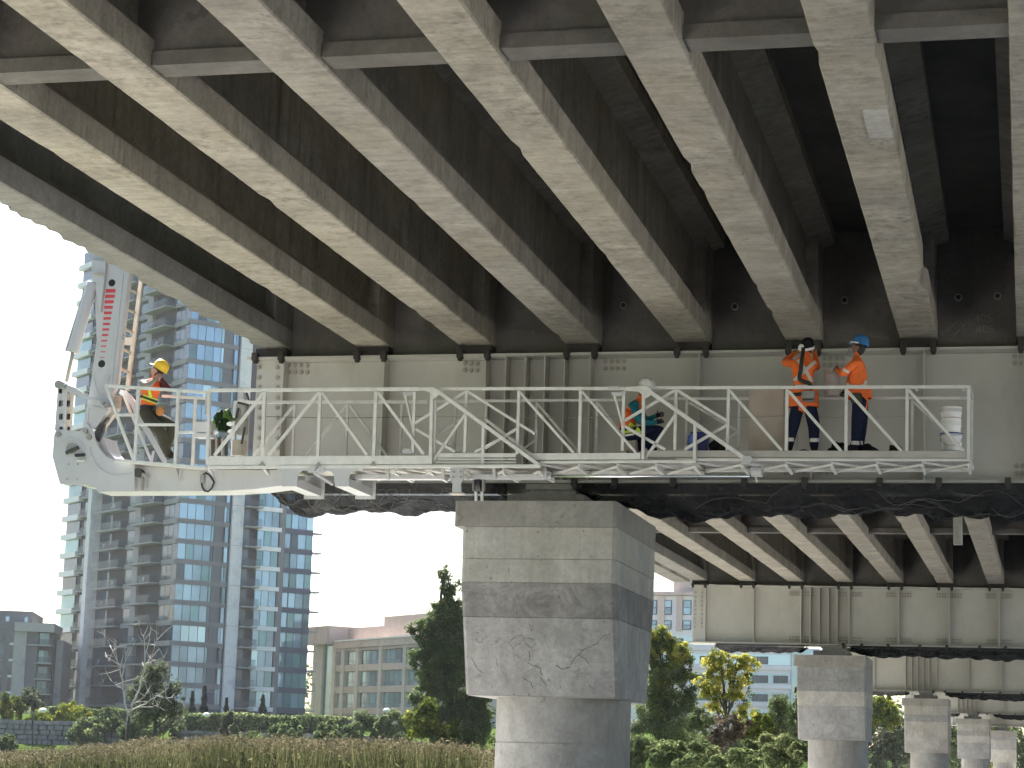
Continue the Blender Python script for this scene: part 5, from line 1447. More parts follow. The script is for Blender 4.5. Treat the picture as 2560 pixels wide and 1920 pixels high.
M['o_white'] = plain('pale_lilac_panel', (0.72,0.71,0.74), 0.5, 0, 0.06, 0.5)
M['b_grey'] = concrete('grey_render', (0.42,0.405,0.4), 0.08, 0.15, (0.2,0.19,0.18))
M['b_dark'] = plain('dark_grey_cladding', (0.15,0.145,0.155), 0.6, 0, 0.1, 0.6)

class Frame:
    """a building's own axes: x to the right along the seen facade, y into the building"""
    def __init__(s, px, py, Y, ang):
        s.C = at(px, py, Y=Y); s.a = ang
        s.u = V(math.cos(ang), math.sin(ang), 0); s.v = V(-math.sin(ang), math.cos(ang), 0)
    def fx(s, px, py, yl=0.0):
        """local (x, z) where the pixel's ray meets the facade plane y=yl"""
        d = ray(px, py); t = ((s.C+s.v*yl-EYE).dot(s.v))/d.dot(s.v); P = EYE+d*t
        return (P-s.C).dot(s.u), P.z
    def fy(s, px, py, xl=0.0):
        d = ray(px, py); t = ((s.C+s.u*xl-EYE).dot(s.u))/d.dot(s.u); P = EYE+d*t
        return (P-s.C).dot(s.v), P.z

def lbox(name, mat, root, x0, x1, y0, y1, z0, z1, bevel=0, parent=None):
    mb = MB(); mb.box(x0, x1, y0, y1, z0-root['_z'], z1-root['_z'])
    return mb.build(name, M[mat] if isinstance(mat, str) else mat, parent or root, local=True, bevel=bevel)

def brick_thing(name, label, cat, F, zbase):
    t = thing(name, label, cat, (F.C.x, F.C.y, zbase), F.a)
    t['_z'] = zbase
    return t

# ---------------------------------------------------------------- apartment tower
def tower():
    # depth so that 18 storeys of 2.95 m span the measured pixels
    Yc = 300.0
    dz = at(436,797,Y=Yc).z-at(436,1705,Y=Yc).z
    Yc *= 18*2.95/dz
    F = Frame(438, 1427, Yc, R(49.0))
    pitch = 2.95
    zs0 = at(436, 1711, Y=Yc).z         # middle of one floor band at the corner
    zbase = at(470, 1800, Y=Yc).z-1.5
    T = brick_thing('apartment_tower', 'tall grey apartment tower with blue glass and white balcony bands', 'building', F, zbase)
    kmax = 24; zb = [zs0+pitch*k for k in range(-1, kmax)]
    ztop = zs0+pitch*(kmax-1)+0.4
    xR = lambda px: F.fx(px, 1427)[0]
    yL = lambda px: F.fy(px, 1427)[0]
    Z = lambda px, py: F.fx(px, py)[1]
    W = xR(420+1568*0.229); D = yL(120+152*0.229)
    # px columns on the right facade
    c = lambda z: xR(420+z*0.229)
    l = lambda z: yL(120+z*0.229)
    # core volumes
    lbox('core_wall', 'b_dark', T, 0.5, W-0.2, 0.55, D-0.3, zbase, ztop)
    # right facade: solid piers and fins, full height
    lbox('wall_pier', 'b_dark', T, c(485), c(580), 0.1, 0.548, zbase, ztop)
    lbox('wall_pier', 't_blue', T, c(645), c(660), 0.05, 0.548, zbase, ztop)
    lbox('wall_pier', 't_wall', T, c(1198), c(1256), -0.05, 0.548, zbase, ztop)
    fin = lbox('concrete_fin', 't_fin', T, c(660), c(785), -0.35, 0.548, zbase, ztop)
    for k, z in enumerate(zb):
        if k % 2 == 0: lbox('panel_joint', 't_wall', T, c(662), c(783), -0.353, -0.3, z-0.02, z+0.02, parent=fin)
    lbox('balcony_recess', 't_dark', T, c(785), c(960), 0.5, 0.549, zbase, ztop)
    h = 0.36
    def zmax_at(py): return at(436, py, Y=Yc).z
    zA, zB = zmax_at(620), zmax_at(1180)     # parts above these levels are hidden by the bridge
    pane_me = {}
    def panes(cols, z0, z1, y, mat0, name='pane'):
        for a, b in cols:
            mat = random.choices([mat0, 'glass_pale', 'glass_teal', 'glass_dark'], [0.72, 0.08, 0.14, 0.06])[0]
            key = (round(a,3), round(b,3), mat, y)
            w = b-a-0.09
            if key not in pane_me:
                mb = MB(); mb.box(-w/2, w/2, 0, 0.04, 0, z1-z0); o = mb.build(name, M[mat], T, local=True); pane_me[key] = o.data
            else:
                o = link_mesh(name, pane_me[key], T)
            o.location = ((a+b)/2, y, z0-zbase)
            o.rotation_euler = (0, 0, random.uniform(-0.006, 0.006))
    P4c = [(c(a), c(b)) for a, b in ((92,180),(180,270),(270,365),(365,450))]
    P3c = [(c(a), c(b)) for a, b in ((960,1032),(1032,1112),(1112,1192))]
    PRc = [(c(a), c(b)) for a, b in ((1262,1325),(1330,1405),(1405,1492))]
    for i, z in enumerate(zb):
        top = z+pitch-h; bot = z+h
        lbox('floor_band', 't_wall', T, -0.02, c(645), 0.0, 0.547, z-h, z+h)
        lbox('floor_band', 't_blue', T, c(1256), W, 0.0, 0.547, z-h-0.05, z+h+0.05)
        if z < zB+3:
            bw = lbox('white_band', 't_white', T, c(950), c(1214), -0.18, 0.546, z-h+0.02, z+h-0.05)
            lbox('balcony_slab', 't_slab', T, c(783), c(968), -1.2, 0.5, z-0.14, z+0.04)
            r_ = lbox('balcony_rail', 'rail_glass', T, c(788), c(964), -1.17, -1.13, z+0.1, z+1.12)
            lbox('handrail', 't_frame', T, c(788), c(964), -1.18, -1.12, z+1.121, z+1.16, parent=r_)
            panes(P3c, bot, top, 0.12, 'glass_blue')
            panes(PRc, bot+0.05, top-0.05, 0.12, 'glass_blue'); panes([(c(1492), W)], bot+0.05, top-0.05, 0.06, 'glass_teal')
            lbox('balcony_door', 'glass_dark', T, c(800), c(880), 0.44, 0.498, z+0.05, top, 0)
            # small balcony frame jutting out at the far corner
            mb = MB()
            xa, xb = W+0.02, W+1.7
            zz = z-zbase
            for q in ((xa,zz+0.1,xb,zz+0.1),(xa,zz+1.25,xb,zz+1.25),(xb,zz+0.1,xb,zz+1.25)):
                mb.bar((q[0],0.4,q[1]),(q[2],0.4,q[3]),0.07,0.07)
            mb.box(xa, xb, 0.2, 1.6, zz-0.1, zz+0.06)
            mb.build('corner_balcony', M['t_slab'], T, local=True)
        if z < zA:
            panes(P4c, bot, top, 0.1, 'glass_blue')
            panes([(c(452), c(484))], bot, top, 0.14, 'glass_teal')
            panes([(c(600), c(643))] if i % 3 else [(c(585), c(612)), (c(612), c(643))], bot-0.1, top+0.1, 0.12, 'glass_blue')
        # left facade (x = 0 plane, y runs away)
        y0, y1 = 0.0, l(1225)
        lbox('floor_band', 't_spandrel', T, -0.01, 0.5, 0.03, y1, z-h, z+h)
        n3 = 3
        for j in range(n3):
            a = 0.08+(y1-0.08)*j/n3; b = 0.08+(y1-0.08)*(j+1)/n3
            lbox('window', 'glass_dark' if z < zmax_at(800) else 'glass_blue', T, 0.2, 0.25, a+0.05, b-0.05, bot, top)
        # protruding balcony
        ya, yb = l(1215), l(955)
        lbox('balcony_slab', 't_slab', T, -1.5, 0.9, ya+0.1, yb-0.1, z-0.16, z+0.04)
        mb = MB(); zz = z-zbase
        for q in ((-1.47,ya+0.12,-1.47,yb-0.12),(-1.47,ya+0.12,0.0,ya+0.12)):
            mb.box(min(q[0],q[2])-0.02, max(q[0],q[2])+0.02, min(q[1],q[3])-0.02, max(q[1],q[3])+0.02, zz+0.1, zz+1.15)
        mb.build('balcony_rail', M['rail_glass'], T, local=True)
        # pier + window strip
        ya, yb = l(925), l(820)
        lbox('floor_band', 't_spandrel', T, 0.1, 0.7, ya, yb, z-h, z+h)
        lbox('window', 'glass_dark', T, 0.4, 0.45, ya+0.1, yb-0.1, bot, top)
        ya, yb = l(815), l(545)
        lbox('balcony_slab', 't_slab', T, -0.9, 1.2, ya+0.1, yb-0.2, z-0.16, z+0.04)
        mb = MB(); zz = z-zbase
        mb.box(-0.89,-0.85,ya+0.15,yb-0.25,zz+0.1,zz+1.15); mb.box(-0.89,0.5,ya+0.11,ya+0.15,zz+0.1,zz+1.15); mb.build('balcony_rail', M['rail_glass'], T, local=True)
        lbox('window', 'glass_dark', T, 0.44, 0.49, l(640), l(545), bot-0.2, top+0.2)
        # bays left of the thin fin
        ya, yb = l(460), l(312)
        lbox('balcony_slab', 't_slab', T, -0.3, 1.0, ya, yb, z-0.14, z+0.04)
        lbox('balcony_rail', 'rail_glass', T, -0.3, -0.26, ya+0.1, yb-0.1, z+0.08, z+1.1)
        lbox('window', 'glass_dark' if (i*7)%5 else 'glass_teal', T, 0.44, 0.49, ya+1.2, yb-0.8, z+0.2, top)
        ya, yb = l(312), D
        lbox('white_band', 't_white', T, -0.45, 0.45, ya, D+0.35, z-0.42, z+0.42)
        lbox('window', 'glass_dark' if (i*5)%7 < 4 else 'glass_teal', T, 0.2, 0.25, ya+0.5, D-0.1, bot+0.05, top)
    # chairs, tables and planters left out on some balconies
    rnd = random.Random(4)
    for z in zb[1:20]:
        for (x0, ya, yb) in ((-1.2, l(1200), l(975)), (-0.6, l(800), l(570)), (0.0, l(440), l(330))):
            for _ in range(rnd.choice((0,1,1,2))):
                y = rnd.uniform(min(ya,yb)+0.4, max(ya,yb)-0.6); mb = MB(); zz = z-zbase+0.05
                mb.box(x0, x0+0.5, y, y+0.5, zz+0.38, zz+0.45); mb.box(x0+0.42, x0+0.5, y, y+0.5, zz+0.451, zz+0.95)
                for q in ((0.02,0.02),(0.44,0.02),(0.02,0.44),(0.44,0.44)): mb.box(x0+q[0], x0+q[0]+0.04, y+q[1], y+q[1]+0.04, zz, zz+0.38)
                mb.build('balcony_chair', M[rnd.choice(('t_white','t_dark','ply'))], T, local=True)
    lbox('wall_pier', 't_spandrel', T, -0.15, 0.498, l(985), l(925), zbase, ztop)
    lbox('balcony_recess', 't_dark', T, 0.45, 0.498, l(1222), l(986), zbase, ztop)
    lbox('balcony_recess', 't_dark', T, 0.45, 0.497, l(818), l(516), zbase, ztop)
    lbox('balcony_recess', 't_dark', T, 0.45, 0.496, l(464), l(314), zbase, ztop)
    lbox('concrete_fin', 't_fin', T, -1.3, 0.499, l(512), l(472), zbase, ztop)
    lbox('roof', 't_wall', T, 0.2, W-0.3, 0.3, D-0.2, ztop+0.002, ztop+0.4)
    # ground floor: dark glazing and a blue entrance door
    lbox('shop_window', 'glass_dark', T, c(1262), c(1490), 0.05, 0.09, zbase+1.6, zb[0]-h-0.05)
    lbox('entrance', 't_blue', T, c(495), c(585), 0.02, 0.09, zbase+1.5, zb[0]+2.0)
    del T['_z']
    return T
tower()

# ---------------------------------------------------------------- beige office block (centre)
def office():
    F = Frame(835, 1660, 325.0, R(-45.7))
    zf = lambda px, py: F.fx(px, py)[1]; fx = lambda px: F.fx(px, 1660)[0]
    zbase = zf(870, 1815)-1.5
    T = brick_thing('office_building', 'low pink-beige office block with dark teal windows behind the big tree', 'building', F, zbase)
    q = lambda x: fx(740+x*0.3254)
    X1 = q(1330)
    zr = lambda x, y: zf(740+x*0.3254, 1380+y*0.3254)
    # heights read at the facade column x=480 (zoom units)
    zc = lambda y: zr(560, y)
    top = zc(668); 
    lbox('wall', 'o_stone2', T, 0.0, X1, 0.45, 24.0, zbase, top-0.01)
    cor = lbox('cornice', 'o_stone', T, -0.1, X1+0.1, -0.25, 0.44, zc(728), top)
    lbox('cornice_edge', 't_white', T, -0.12, X1+0.1, -0.4, -0.252, top-0.12, top+0.1, parent=cor)
    # set-back attic with vertical joints
    at_ = lbox('attic', 'o_stone', T, -0.2, X1, 2.4, 20.0, top+0.002, zc(560))
    at2 = lbox('attic', 'o_stone', T, q(575), X1, 2.0, 18.0, top+0.003, zc(495))
    for k in range(26):
        x = X1*k/26
        lbox('panel_joint', 'o_stone2', T, x, x+0.06, 2.38 if x < q(570) else 1.98, 2.41 if x < q(570) else 2.01, top+0.05, zc(560) if x < q(570) else zc(495), parent=at_)
    # left end: blank attic box over a recessed glass strip
    xl = q(110); xg0, xg1 = q(195), q(292)
    lbox('attic', 'o_stone', T, xl, q(290), -1.2, 8.0, zc(690), zc(548))
    lbox('wall', 'o_stone2', T, xl+0.5, xg0, 0.2, 8.0, zbase, zc(690)-0.002)
    lbox('stair_glazing', 'glass_teal', T, xg0, xg1, 0.6, 0.7, zbase+2.2, zc(690)-0.003)
    lbox('wall', 'b_dark', T, xg0, xg1-0.01, 0.72, 6.0, zbase, zc(690)-0.004)
    rows = [(755,860),(915,1030),(1080,1195)]
    cols = [(316,352),(382,462),(487,640),(668,828),(852,1005),(1030,1180),(1200,1310)]
    pil = [292,360,468,646,832,1010,1185,1318]
    for x in pil:
        w_ = (q(x+14)-q(x-10)); lbox('pilaster', 'o_stone2', T, q(x-9), q(x+14), -0.12, 0.448, zbase, zc(729))
    for (ya, yb) in rows+[(1250,1290)]:
        lbox('floor_band', 'o_stone', T, 0.05, X1, -0.02, 0.447, zc(yb+50 if yb < 1200 else yb+40), zc(yb))
    lbox('floor_band', 'o_stone', T, 0.05, X1, -0.02, 0.446, zc(752), zc(731))
    for (ya, yb) in rows:
        for a, b in cols:
            a_, b_ = q(a), q(b)
            wd = lbox('window', 't_frame', T, a_, b_, 0.38, 0.444, zc(yb), zc(ya))
            n = 1 if b-a < 60 else (2 if b-a < 100 else 4)
            for k in range(n):
                x0 = a_+(b_-a_)*k/n+0.05; x1 = a_+(b_-a_)*(k+1)/n-0.05
                lbox('pane', 'glass_teal', T, x0, x1, 0.34, 0.378, zc(yb)+(zc(ya)-zc(yb))*0.28, zc(ya)-0.06, parent=wd)
                lbox('sill_panel', 'glass_teal', T, x0, x1, 0.345, 0.377, zc(yb)+0.06, zc(yb)+(zc(ya)-zc(yb))*0.24, parent=wd)
    for a, b in ((487,640),(668,828)):
        lbox('shop_window', 'glass_teal', T, q(a)+0.3, q(b)-0.3, 0.38, 0.445, zbase+1.0, zc(1220))
    del T['_z']
office()

# ---------------------------------------------------------------- blue-white office (right)
def office2():
    F = Frame(1650, 1700, 330.0, R(-8.0))
    fx = lambda px: F.fx(px, 1700)[0]; zc = lambda py: F.fx(1900, py)[1]
    zbase = zc(1850)-2
    T = brick_thing('office_building', 'pale blue and white office block behind the yellow trees', 'building', F, zbase)
    q = lambda x: fx(1560+x*0.3134); y_ = lambda y: zc(1400+y*0.3134)
    xa, xe = fx(1560), fx(2046)
    lbox('wall', 'o_white', T, xa, xe, 0.3, 20.0, zbase, y_(700))
    lbox('tower_block', 'o_white', T, xa, q(1000), 0.25, 16.0, y_(700)+0.002, y_(285))
    lbox('attic', 'o_stone', T, xa, q(1000), -0.6, 16.0, y_(283), y_(255))
    lbox('plant_room', 'o_stone', T, q(360), q(1000), 1.5, 14.0, y_(255)+0.01, y_(60))
    for x in (265, 410, 560, 700):
        lbox('pilaster', 'o_stone', T, q(x), q(x+46), -0.15, 0.248, y_(570), y_(286))
    for a, b in ((300,368),(458,525),(610,680),(170,250)):
        for ya, yb in ((320,440),(485,560)):
            w_ = lbox('window', 't_frame', T, q(a), q(b), 0.15, 0.246, y_(yb), y_(ya))
            lbox('pane', 'glass_blue', T, q(a)+0.12, q(b)-0.12, 0.1, 0.149, y_(yb)+0.12, (y_(ya)+y_(yb))/2-0.05, parent=w_)
            lbox('pane', 'glass_blue', T, q(a)+0.12, q(b)-0.12, 0.1, 0.148, (y_(ya)+y_(yb))/2+0.05, y_(ya)-0.1, parent=w_)
    for k, (ya, yb) in enumerate(((620,680),(760,830),(910,980),(1060,1125),(1210,1280))):
        lbox('ribbon_glazing', 'glass_pale', T, xa, q(1325), 0.2, 0.298, y_(yb+6), y_(ya-6))
        for a, b in ((395,470),(600,640),(640,690),(1020,1075),(1075,1150),(1190,1240),(1240,1310)):
            if k == 0 and a > 700: continue
            if k == 1 and a > 1150: continue
            w_ = lbox('window', 't_frame', T, q(a), q(b)-0.08, 0.12, 0.199, y_(yb), y_(ya+10)); 
            lbox('pane', 'glass_dark', T, q(a)+0.1, q(b)-0.18, 0.09, 0.119, y_(yb)+0.1, y_(ya+10)-0.1, parent=w_)
        lbox('floor_band', 'o_white', T, xa, q(1335), 0.0, 0.297, y_(yb+44), y_(yb+14))
    lbox('corner_glazing', 'glass_pale', T, q(1337), xe, 0.0, 0.296, zbase, y_(715))
    del T['_z']
office2()

# ---------------------------------------------------------------- low grey flats (left edge)
def flats():
    F = Frame(33, 1640, 285.0, R(20.0))
    fx = lambda px: F.fx(px, 1640)[0]; zc = lambda py: F.fx(60, py)[1]
    q = lambda x: fx(x*0.265); y_ = lambda y: zc(1480+y*0.265)
    zbase = zc(1760)
    T = brick_thing('apartment_block', 'low grey apartment block with glass balconies at the left edge', 'building', F, zbase)
    lbox('rear_wing', 'b_dark', T, q(-160), q(258), 3.0, 18.0, zbase, y_(170))
    lbox('wall', 'b_dark', T, q(-160), q(122), 0.6, 12.0, zbase, y_(280))
    lbox('wall', 'b_grey', T, q(122), q(240), 0.0, 12.0, zbase, y_(288)-0.002)
    lbox('roof_band', 'b_grey', T, q(122), q(500), -0.5, 12.0, y_(372), y_(288))
    lbox('wall', 'b_dark', T, q(240), q(345), 0.5, 12.0, zbase, y_(374))
    lbox('recess', 't_dark', T, q(345), q(486), 1.8, 12.0, zbase, y_(373))
    lbox('side_wall', 'b_grey', T, q(488), q(552), 6.0, 20.0, zbase, y_(425))
    for k, yy in enumerate((500, 668, 822, 960)):
        lbox('balcony_slab', 't_slab', T, q(250 if k == 0 else 336), q(488), -0.6, 1.79, y_(yy+4), y_(yy-8))
        lbox('balcony_rail', 'rail_glass', T, q(268 if k == 0 else 346), q(486), -0.55, -0.5, y_(yy-10), y_(yy-62))
        for a, b in ((352,400),(404,440)):
            lbox('window', 'glass_teal', T, q(a), q(b), 1.7, 1.79, y_(yy-12), y_(yy-125))
    for k in range(4):
        for a, b in ((-150,-90),(-60,30),(80,118)):
            yy = 350+153*k
            w_ = lbox('window', 'glass_dark', T, q(a), q(b), 0.5, 0.598, y_(yy+130), y_(yy))
        lbox('white_panel', 't_white', T, q(80), q(118), 0.45, 0.597, y_(350+153*k+153), y_(350+153*k+132))
    for a, b in ((5,40),(185,218)): lbox('window', 'glass_blue', T, q(a), q(b), 2.9, 2.998, y_(275), y_(225))
    del T['_z']
flats()
# ================================================================== vegetation
M['lf_dark'] = leafmat('dark_green_leaves', (0.05,0.078,0.035), (0.135,0.18,0.075), (0.22,0.26,0.11))
M['lf_mid'] = leafmat('mid_green_leaves', (0.06,0.088,0.038), (0.17,0.21,0.09), (0.27,0.3,0.135))
M['lf_yel'] = leafmat('yellowing_leaves', (0.3,0.32,0.06), (0.52,0.48,0.1), (0.68,0.58,0.16), 0.5)
M['lf_yg'] = leafmat('yellow_green_leaves', (0.035,0.06,0.012), (0.16,0.2,0.03), (0.38,0.34,0.05), 0.4)
M['lf_olive'] = leafmat('grey_olive_leaves', (0.055,0.068,0.04), (0.145,0.165,0.095), (0.23,0.245,0.16))
M['lf_spruce'] = leafmat('spruce_needles', (0.012,0.022,0.014), (0.04,0.06,0.04), (0.07,0.09,0.06), 0.1)
M['lf_rust'] = leafmat('brown_seed_heads', (0.1,0.085,0.05), (0.2,0.17,0.105), (0.29,0.25,0.16), 0.2)
M['lf_dead'] = leafmat('withered_leaves', (0.045,0.04,0.025), (0.11,0.09,0.06), (0.19,0.15,0.1), 0.2)
M['lf_reed'] = leafmat('reed_blades', (0.055,0.065,0.028), (0.13,0.135,0.06), (0.21,0.195,0.1), 0.3)
M['lf_sumac'] = leafmat('shrub_leaves', (0.055,0.08,0.035), (0.17,0.205,0.09), (0.3,0.315,0.15), 0.35)
M['bark'] = plain('bark', (0.05,0.046,0.034), 0.9, 0, 0.35, 12, 0.5)
M['birch'] = plain('dead_pale_bark', (0.42,0.39,0.35), 0.8, 0, 0.25, 14, 0.3)

def quads(pos, nrm, size, aspect, rng, name, mat, parent, tint=None):
    """leaf-sized faces: pos (n,3), facing nrm (n,3)"""
    n = len(pos)
    up = rng.normal(size=(n,3)); t1 = np.cross(nrm, up); t1 /= np.linalg.norm(t1,axis=1,keepdims=True)+1e-9
    t2 = np.cross(nrm, t1); t2 /= np.linalg.norm(t2,axis=1,keepdims=True)+1e-9
    s = (size*rng.uniform(0.6,1.35,n))[:,None]
    a = t1*s*0.5; b = t2*s*aspect*0.5
    # kite-shaped leaf: four corners
    v = np.stack([pos-a, pos-b+a*0.15, pos+a, pos+b+a*0.15], 1).reshape(-1,3)
    return raw_quads(v, n, name, mat, parent, rng.uniform(0,1,n) if tint is None else tint)

def raw_quads(v, n, name, mat, parent, tint):
    off = np.array(parent.location if parent is not None else (0,0,0))
    me = bpy.data.meshes.new(name)
    me.vertices.add(4*n); me.vertices.foreach_set('co', (v-off).astype(np.float32).ravel())
    me.loops.add(4*n); me.loops.foreach_set('vertex_index', np.arange(4*n, dtype=np.int32))
    me.polygons.add(n); me.polygons.foreach_set('loop_start', np.arange(0,4*n,4,dtype=np.int32)); me.polygons.foreach_set('loop_total', np.full(n,4,dtype=np.int32))
    me.update(calc_edges=True)
    at_ = me.attributes.new('tint', 'FLOAT', 'FACE'); at_.data.foreach_set('value', np.asarray(tint, dtype=np.float32))
    me.materials.append(mat)
    o = bpy.data.objects.new(name, me); COL.objects.link(o)
    if parent is not None: o.parent = parent
    return o

def leaves(clumps, n, rng, sub=14, spread=0.42, shell=0.55, gap=0.0):
    """points and normals for n leaves spread through clumps made of smaller tufts"""
    cl = np.array(clumps, float); vol = cl[:,3]*cl[:,4]*cl[:,5]; w = vol**0.75; w /= w.sum()
    P = []; N = []; T = []
    for c, wi in zip(cl, w):
        m = max(8, int(n*wi)); ns = max(5, int(sub))
        d = rng.normal(size=(ns,3)); d /= np.linalg.norm(d,axis=1,keepdims=True)
        r = rng.uniform(0.15,1.12,(ns,1))**0.7
        tc = d*r
        tr = rng.uniform(spread*0.6, spread*1.3, ns); tv = rng.uniform(0,0.45,ns)
        k = rng.integers(0, ns, m)
        e = rng.normal(size=(m,3)); e /= np.linalg.norm(e,axis=1,keepdims=True)
        q = tc[k]+e*(rng.uniform(0,1,(m,1))**shell)*tr[k][:,None]
        P.append(q*c[3:6]+c[:3])
        nn = e*0.6+np.array([0,0,0.7])+rng.normal(size=(m,3))*0.55; nn /= np.linalg.norm(nn,axis=1,keepdims=True)
        N.append(nn); T.append(np.clip(tv[k]+rng.uniform(0,0.6,m),0,1))
    return np.vstack(P), np.vstack(N), np.concatenate(T)

def limb(mb, a, b, r0_, r1_, rng, wob=0.06, n=5):
    a = Vector(a); b = Vector(b); L = (b-a).length; pts = []; rs = []
    for i in range(n+1):
        t = i/n; j = V(*(rng.normal(size=3)*wob*L*(0.35 if 0 < i < n else 0)))
        pts.append(a.lerp(b,t)+j); rs.append(r0_+(r1_-r0_)*t)
    mb.tube(pts, rs, 7)
    return pts

def tree(name, label, cat, base, clumps, n, size, mat, seed, trunk_r=0.18, grp=None, limbs=True, bark='bark', sub=14, spread=0.42, mats2=None, aspect=0.62):
    rng = np.random.default_rng(seed)
    t = thing(name, label, cat, base, 0, grp)
    mb = MB(); top = max(clumps, key=lambda c: c[2]); b0 = Vector(base)
    mid = V(sum(c[0] for c in clumps)/len(clumps), sum(c[1] for c in clumps)/len(clumps), base[2]+(top[2]-base[2])*0.45)
    limb(mb, b0-V(0,0,0.3), mid, trunk_r, trunk_r*0.7, rng, 0.03)
    limb(mb, mid, V(*top[:3]), trunk_r*0.7, trunk_r*0.2, rng, 0.05)
    if limbs:
        for c in clumps:
            f = min(0.9, max(0.15, (c[2]-base[2])/max(0.1,(top[2]-base[2]))*0.65))
            st = b0.lerp(mid, f/0.45) if f < 0.45 else mid.lerp(V(*top[:3]), (f-0.45)/0.55)
            limb(mb, st, V(*c[:3]), trunk_r*0.35, trunk_r*0.1, rng, 0.06)
            for _ in range(2):
                e = V(*c[:3])+V(*(rng.normal(size=3)*np.array(c[3:6])*0.55)); limb(mb, V(*c[:3]).lerp(st, 0.3), e, trunk_r*0.16, trunk_r*0.05, rng, 0.07, 3)
    mb.build('trunk', M[bark], t, smooth=True)
    if mats2:
        for (cs, nn, mk, sz) in mats2:
            P, N, T = leaves(cs, nn, rng, sub, spread); quads(P, N, sz, aspect, rng, 'crown', M[mk], t, T)
    if n:
        P, N, T = leaves(clumps, n, rng, sub, spread)
        quads(P, N, size, aspect, rng, 'crown', M[mat], t, T)
    return t

def pc(px, py, Y, rpx, rpy, dY=None):
    """clump seen at a pixel with pixel radii"""
    p = at(px, py, Y=Y); k = 5300.0/(Y*1.0)*0.98
    return (p.x, p.y, p.z, rpx/k, (dY if dY else 0.8*rpx/k), rpy/k)
def ground_at(px, Y, py=1890):
    x = at(px, py, Y=Y).x; return (x, Y, gz(x, Y))

# ---- reeds: too many to count
def reeds():
    rng = np.random.default_rng(5); n = 46000
    Y = rng.uniform(68, 100, n); px = rng.uniform(-90, 1330, n)
    X = np.array([at(a, 1885, Y=b).x for a, b in zip(px, Y)])
    H = np.interp(px, [-90,0,150,300,400,700,1000,1150,1260,1330], [0.9,0.95,1.12,1.5,1.7,1.84,1.9,1.76,1.6,1.5])+0.09*np.sin(X*0.9)+0.06*np.sin(X*2.3+Y)+rng.normal(0,0.1,n)
    H -= np.array([gz(a, b) for a, b in zip(X, Y)])
    H = np.maximum(H, 0.5)
    gzv = np.array([gz(a, b) for a, b in zip(X, Y)])
    base = np.stack([X, Y, gzv], 1)
    lean = rng.normal(0, 0.16, (n,2))
    tip = base+np.stack([lean[:,0]*H, lean[:,1]*H, H], 1)
    ang = rng.uniform(0, math.pi, n); w = np.stack([np.cos(ang), np.sin(ang)*0.5, np.zeros(n)], 1)*rng.uniform(0.012,0.026,n)[:,None]
    low = base+(tip-base)*0.3
    v = np.stack([low-w, low+w, tip+w*0.3, tip-w*0.3], 1).reshape(-1,3)
    raw_quads(v, n, 'reed_blades', M['lf_reed'], None, rng.uniform(0,1,n))
    o = [x for x in bpy.data.objects if x.name == 'reed_blades'][0]; o.name = 'reeds'; o['kind'] = 'stuff'; o['label'] = 'bed of tall olive reeds along the bottom left'; o['category'] = 'reeds'
    k = rng.random(n) < 0.62; pos = np.repeat(tip[k], 3, axis=0); m = len(pos)
    pos = pos+rng.normal(0,1,(m,3))*np.array([0.045,0.045,0.1])-np.array([0,0,0.06])
    nn = rng.normal(size=(m,3)); nn /= np.linalg.norm(nn,axis=1,keepdims=True)
    o = quads(pos, nn, 0.12, 0.5, rng, 'reed_plumes', M['lf_rust'], None); o['kind'] = 'stuff'; o['label'] = 'tan feathery seed heads on top of the reeds'; o['category'] = 'reeds'
    # leafy lower growth so the bed is dense
    n2 = 30000; Y2_ = rng.uniform(67, 100, n2); px2 = rng.uniform(-90, 1330, n2)
    X2 = np.array([at(a, 1885, Y=b).x for a, b in zip(px2, Y2_)]); Z2_ = rng.uniform(0.1, 0.85, n2)*np.interp(px2, [-90,0,150,300,400,700,1000,1150,1260,1330], [1.15,1.2,1.32,1.6,1.75,1.86,1.92,1.78,1.6,1.5])-0.1
    pos = np.stack([X2, Y2_, Z2_+np.array([gz(a,b) for a,b in zip(X2,Y2_)])], 1); nn = rng.normal(size=(n2,3)); nn[:,2] *= 0.4; nn /= np.linalg.norm(nn,axis=1,keepdims=True)
    o = quads(pos, nn, 0.19, 0.25, rng, 'reed_undergrowth', M['lf_reed'], None); o['kind'] = 'stuff'; o['label'] = 'dense leafy growth between the reed stems'; o['category'] = 'reeds'
reeds()

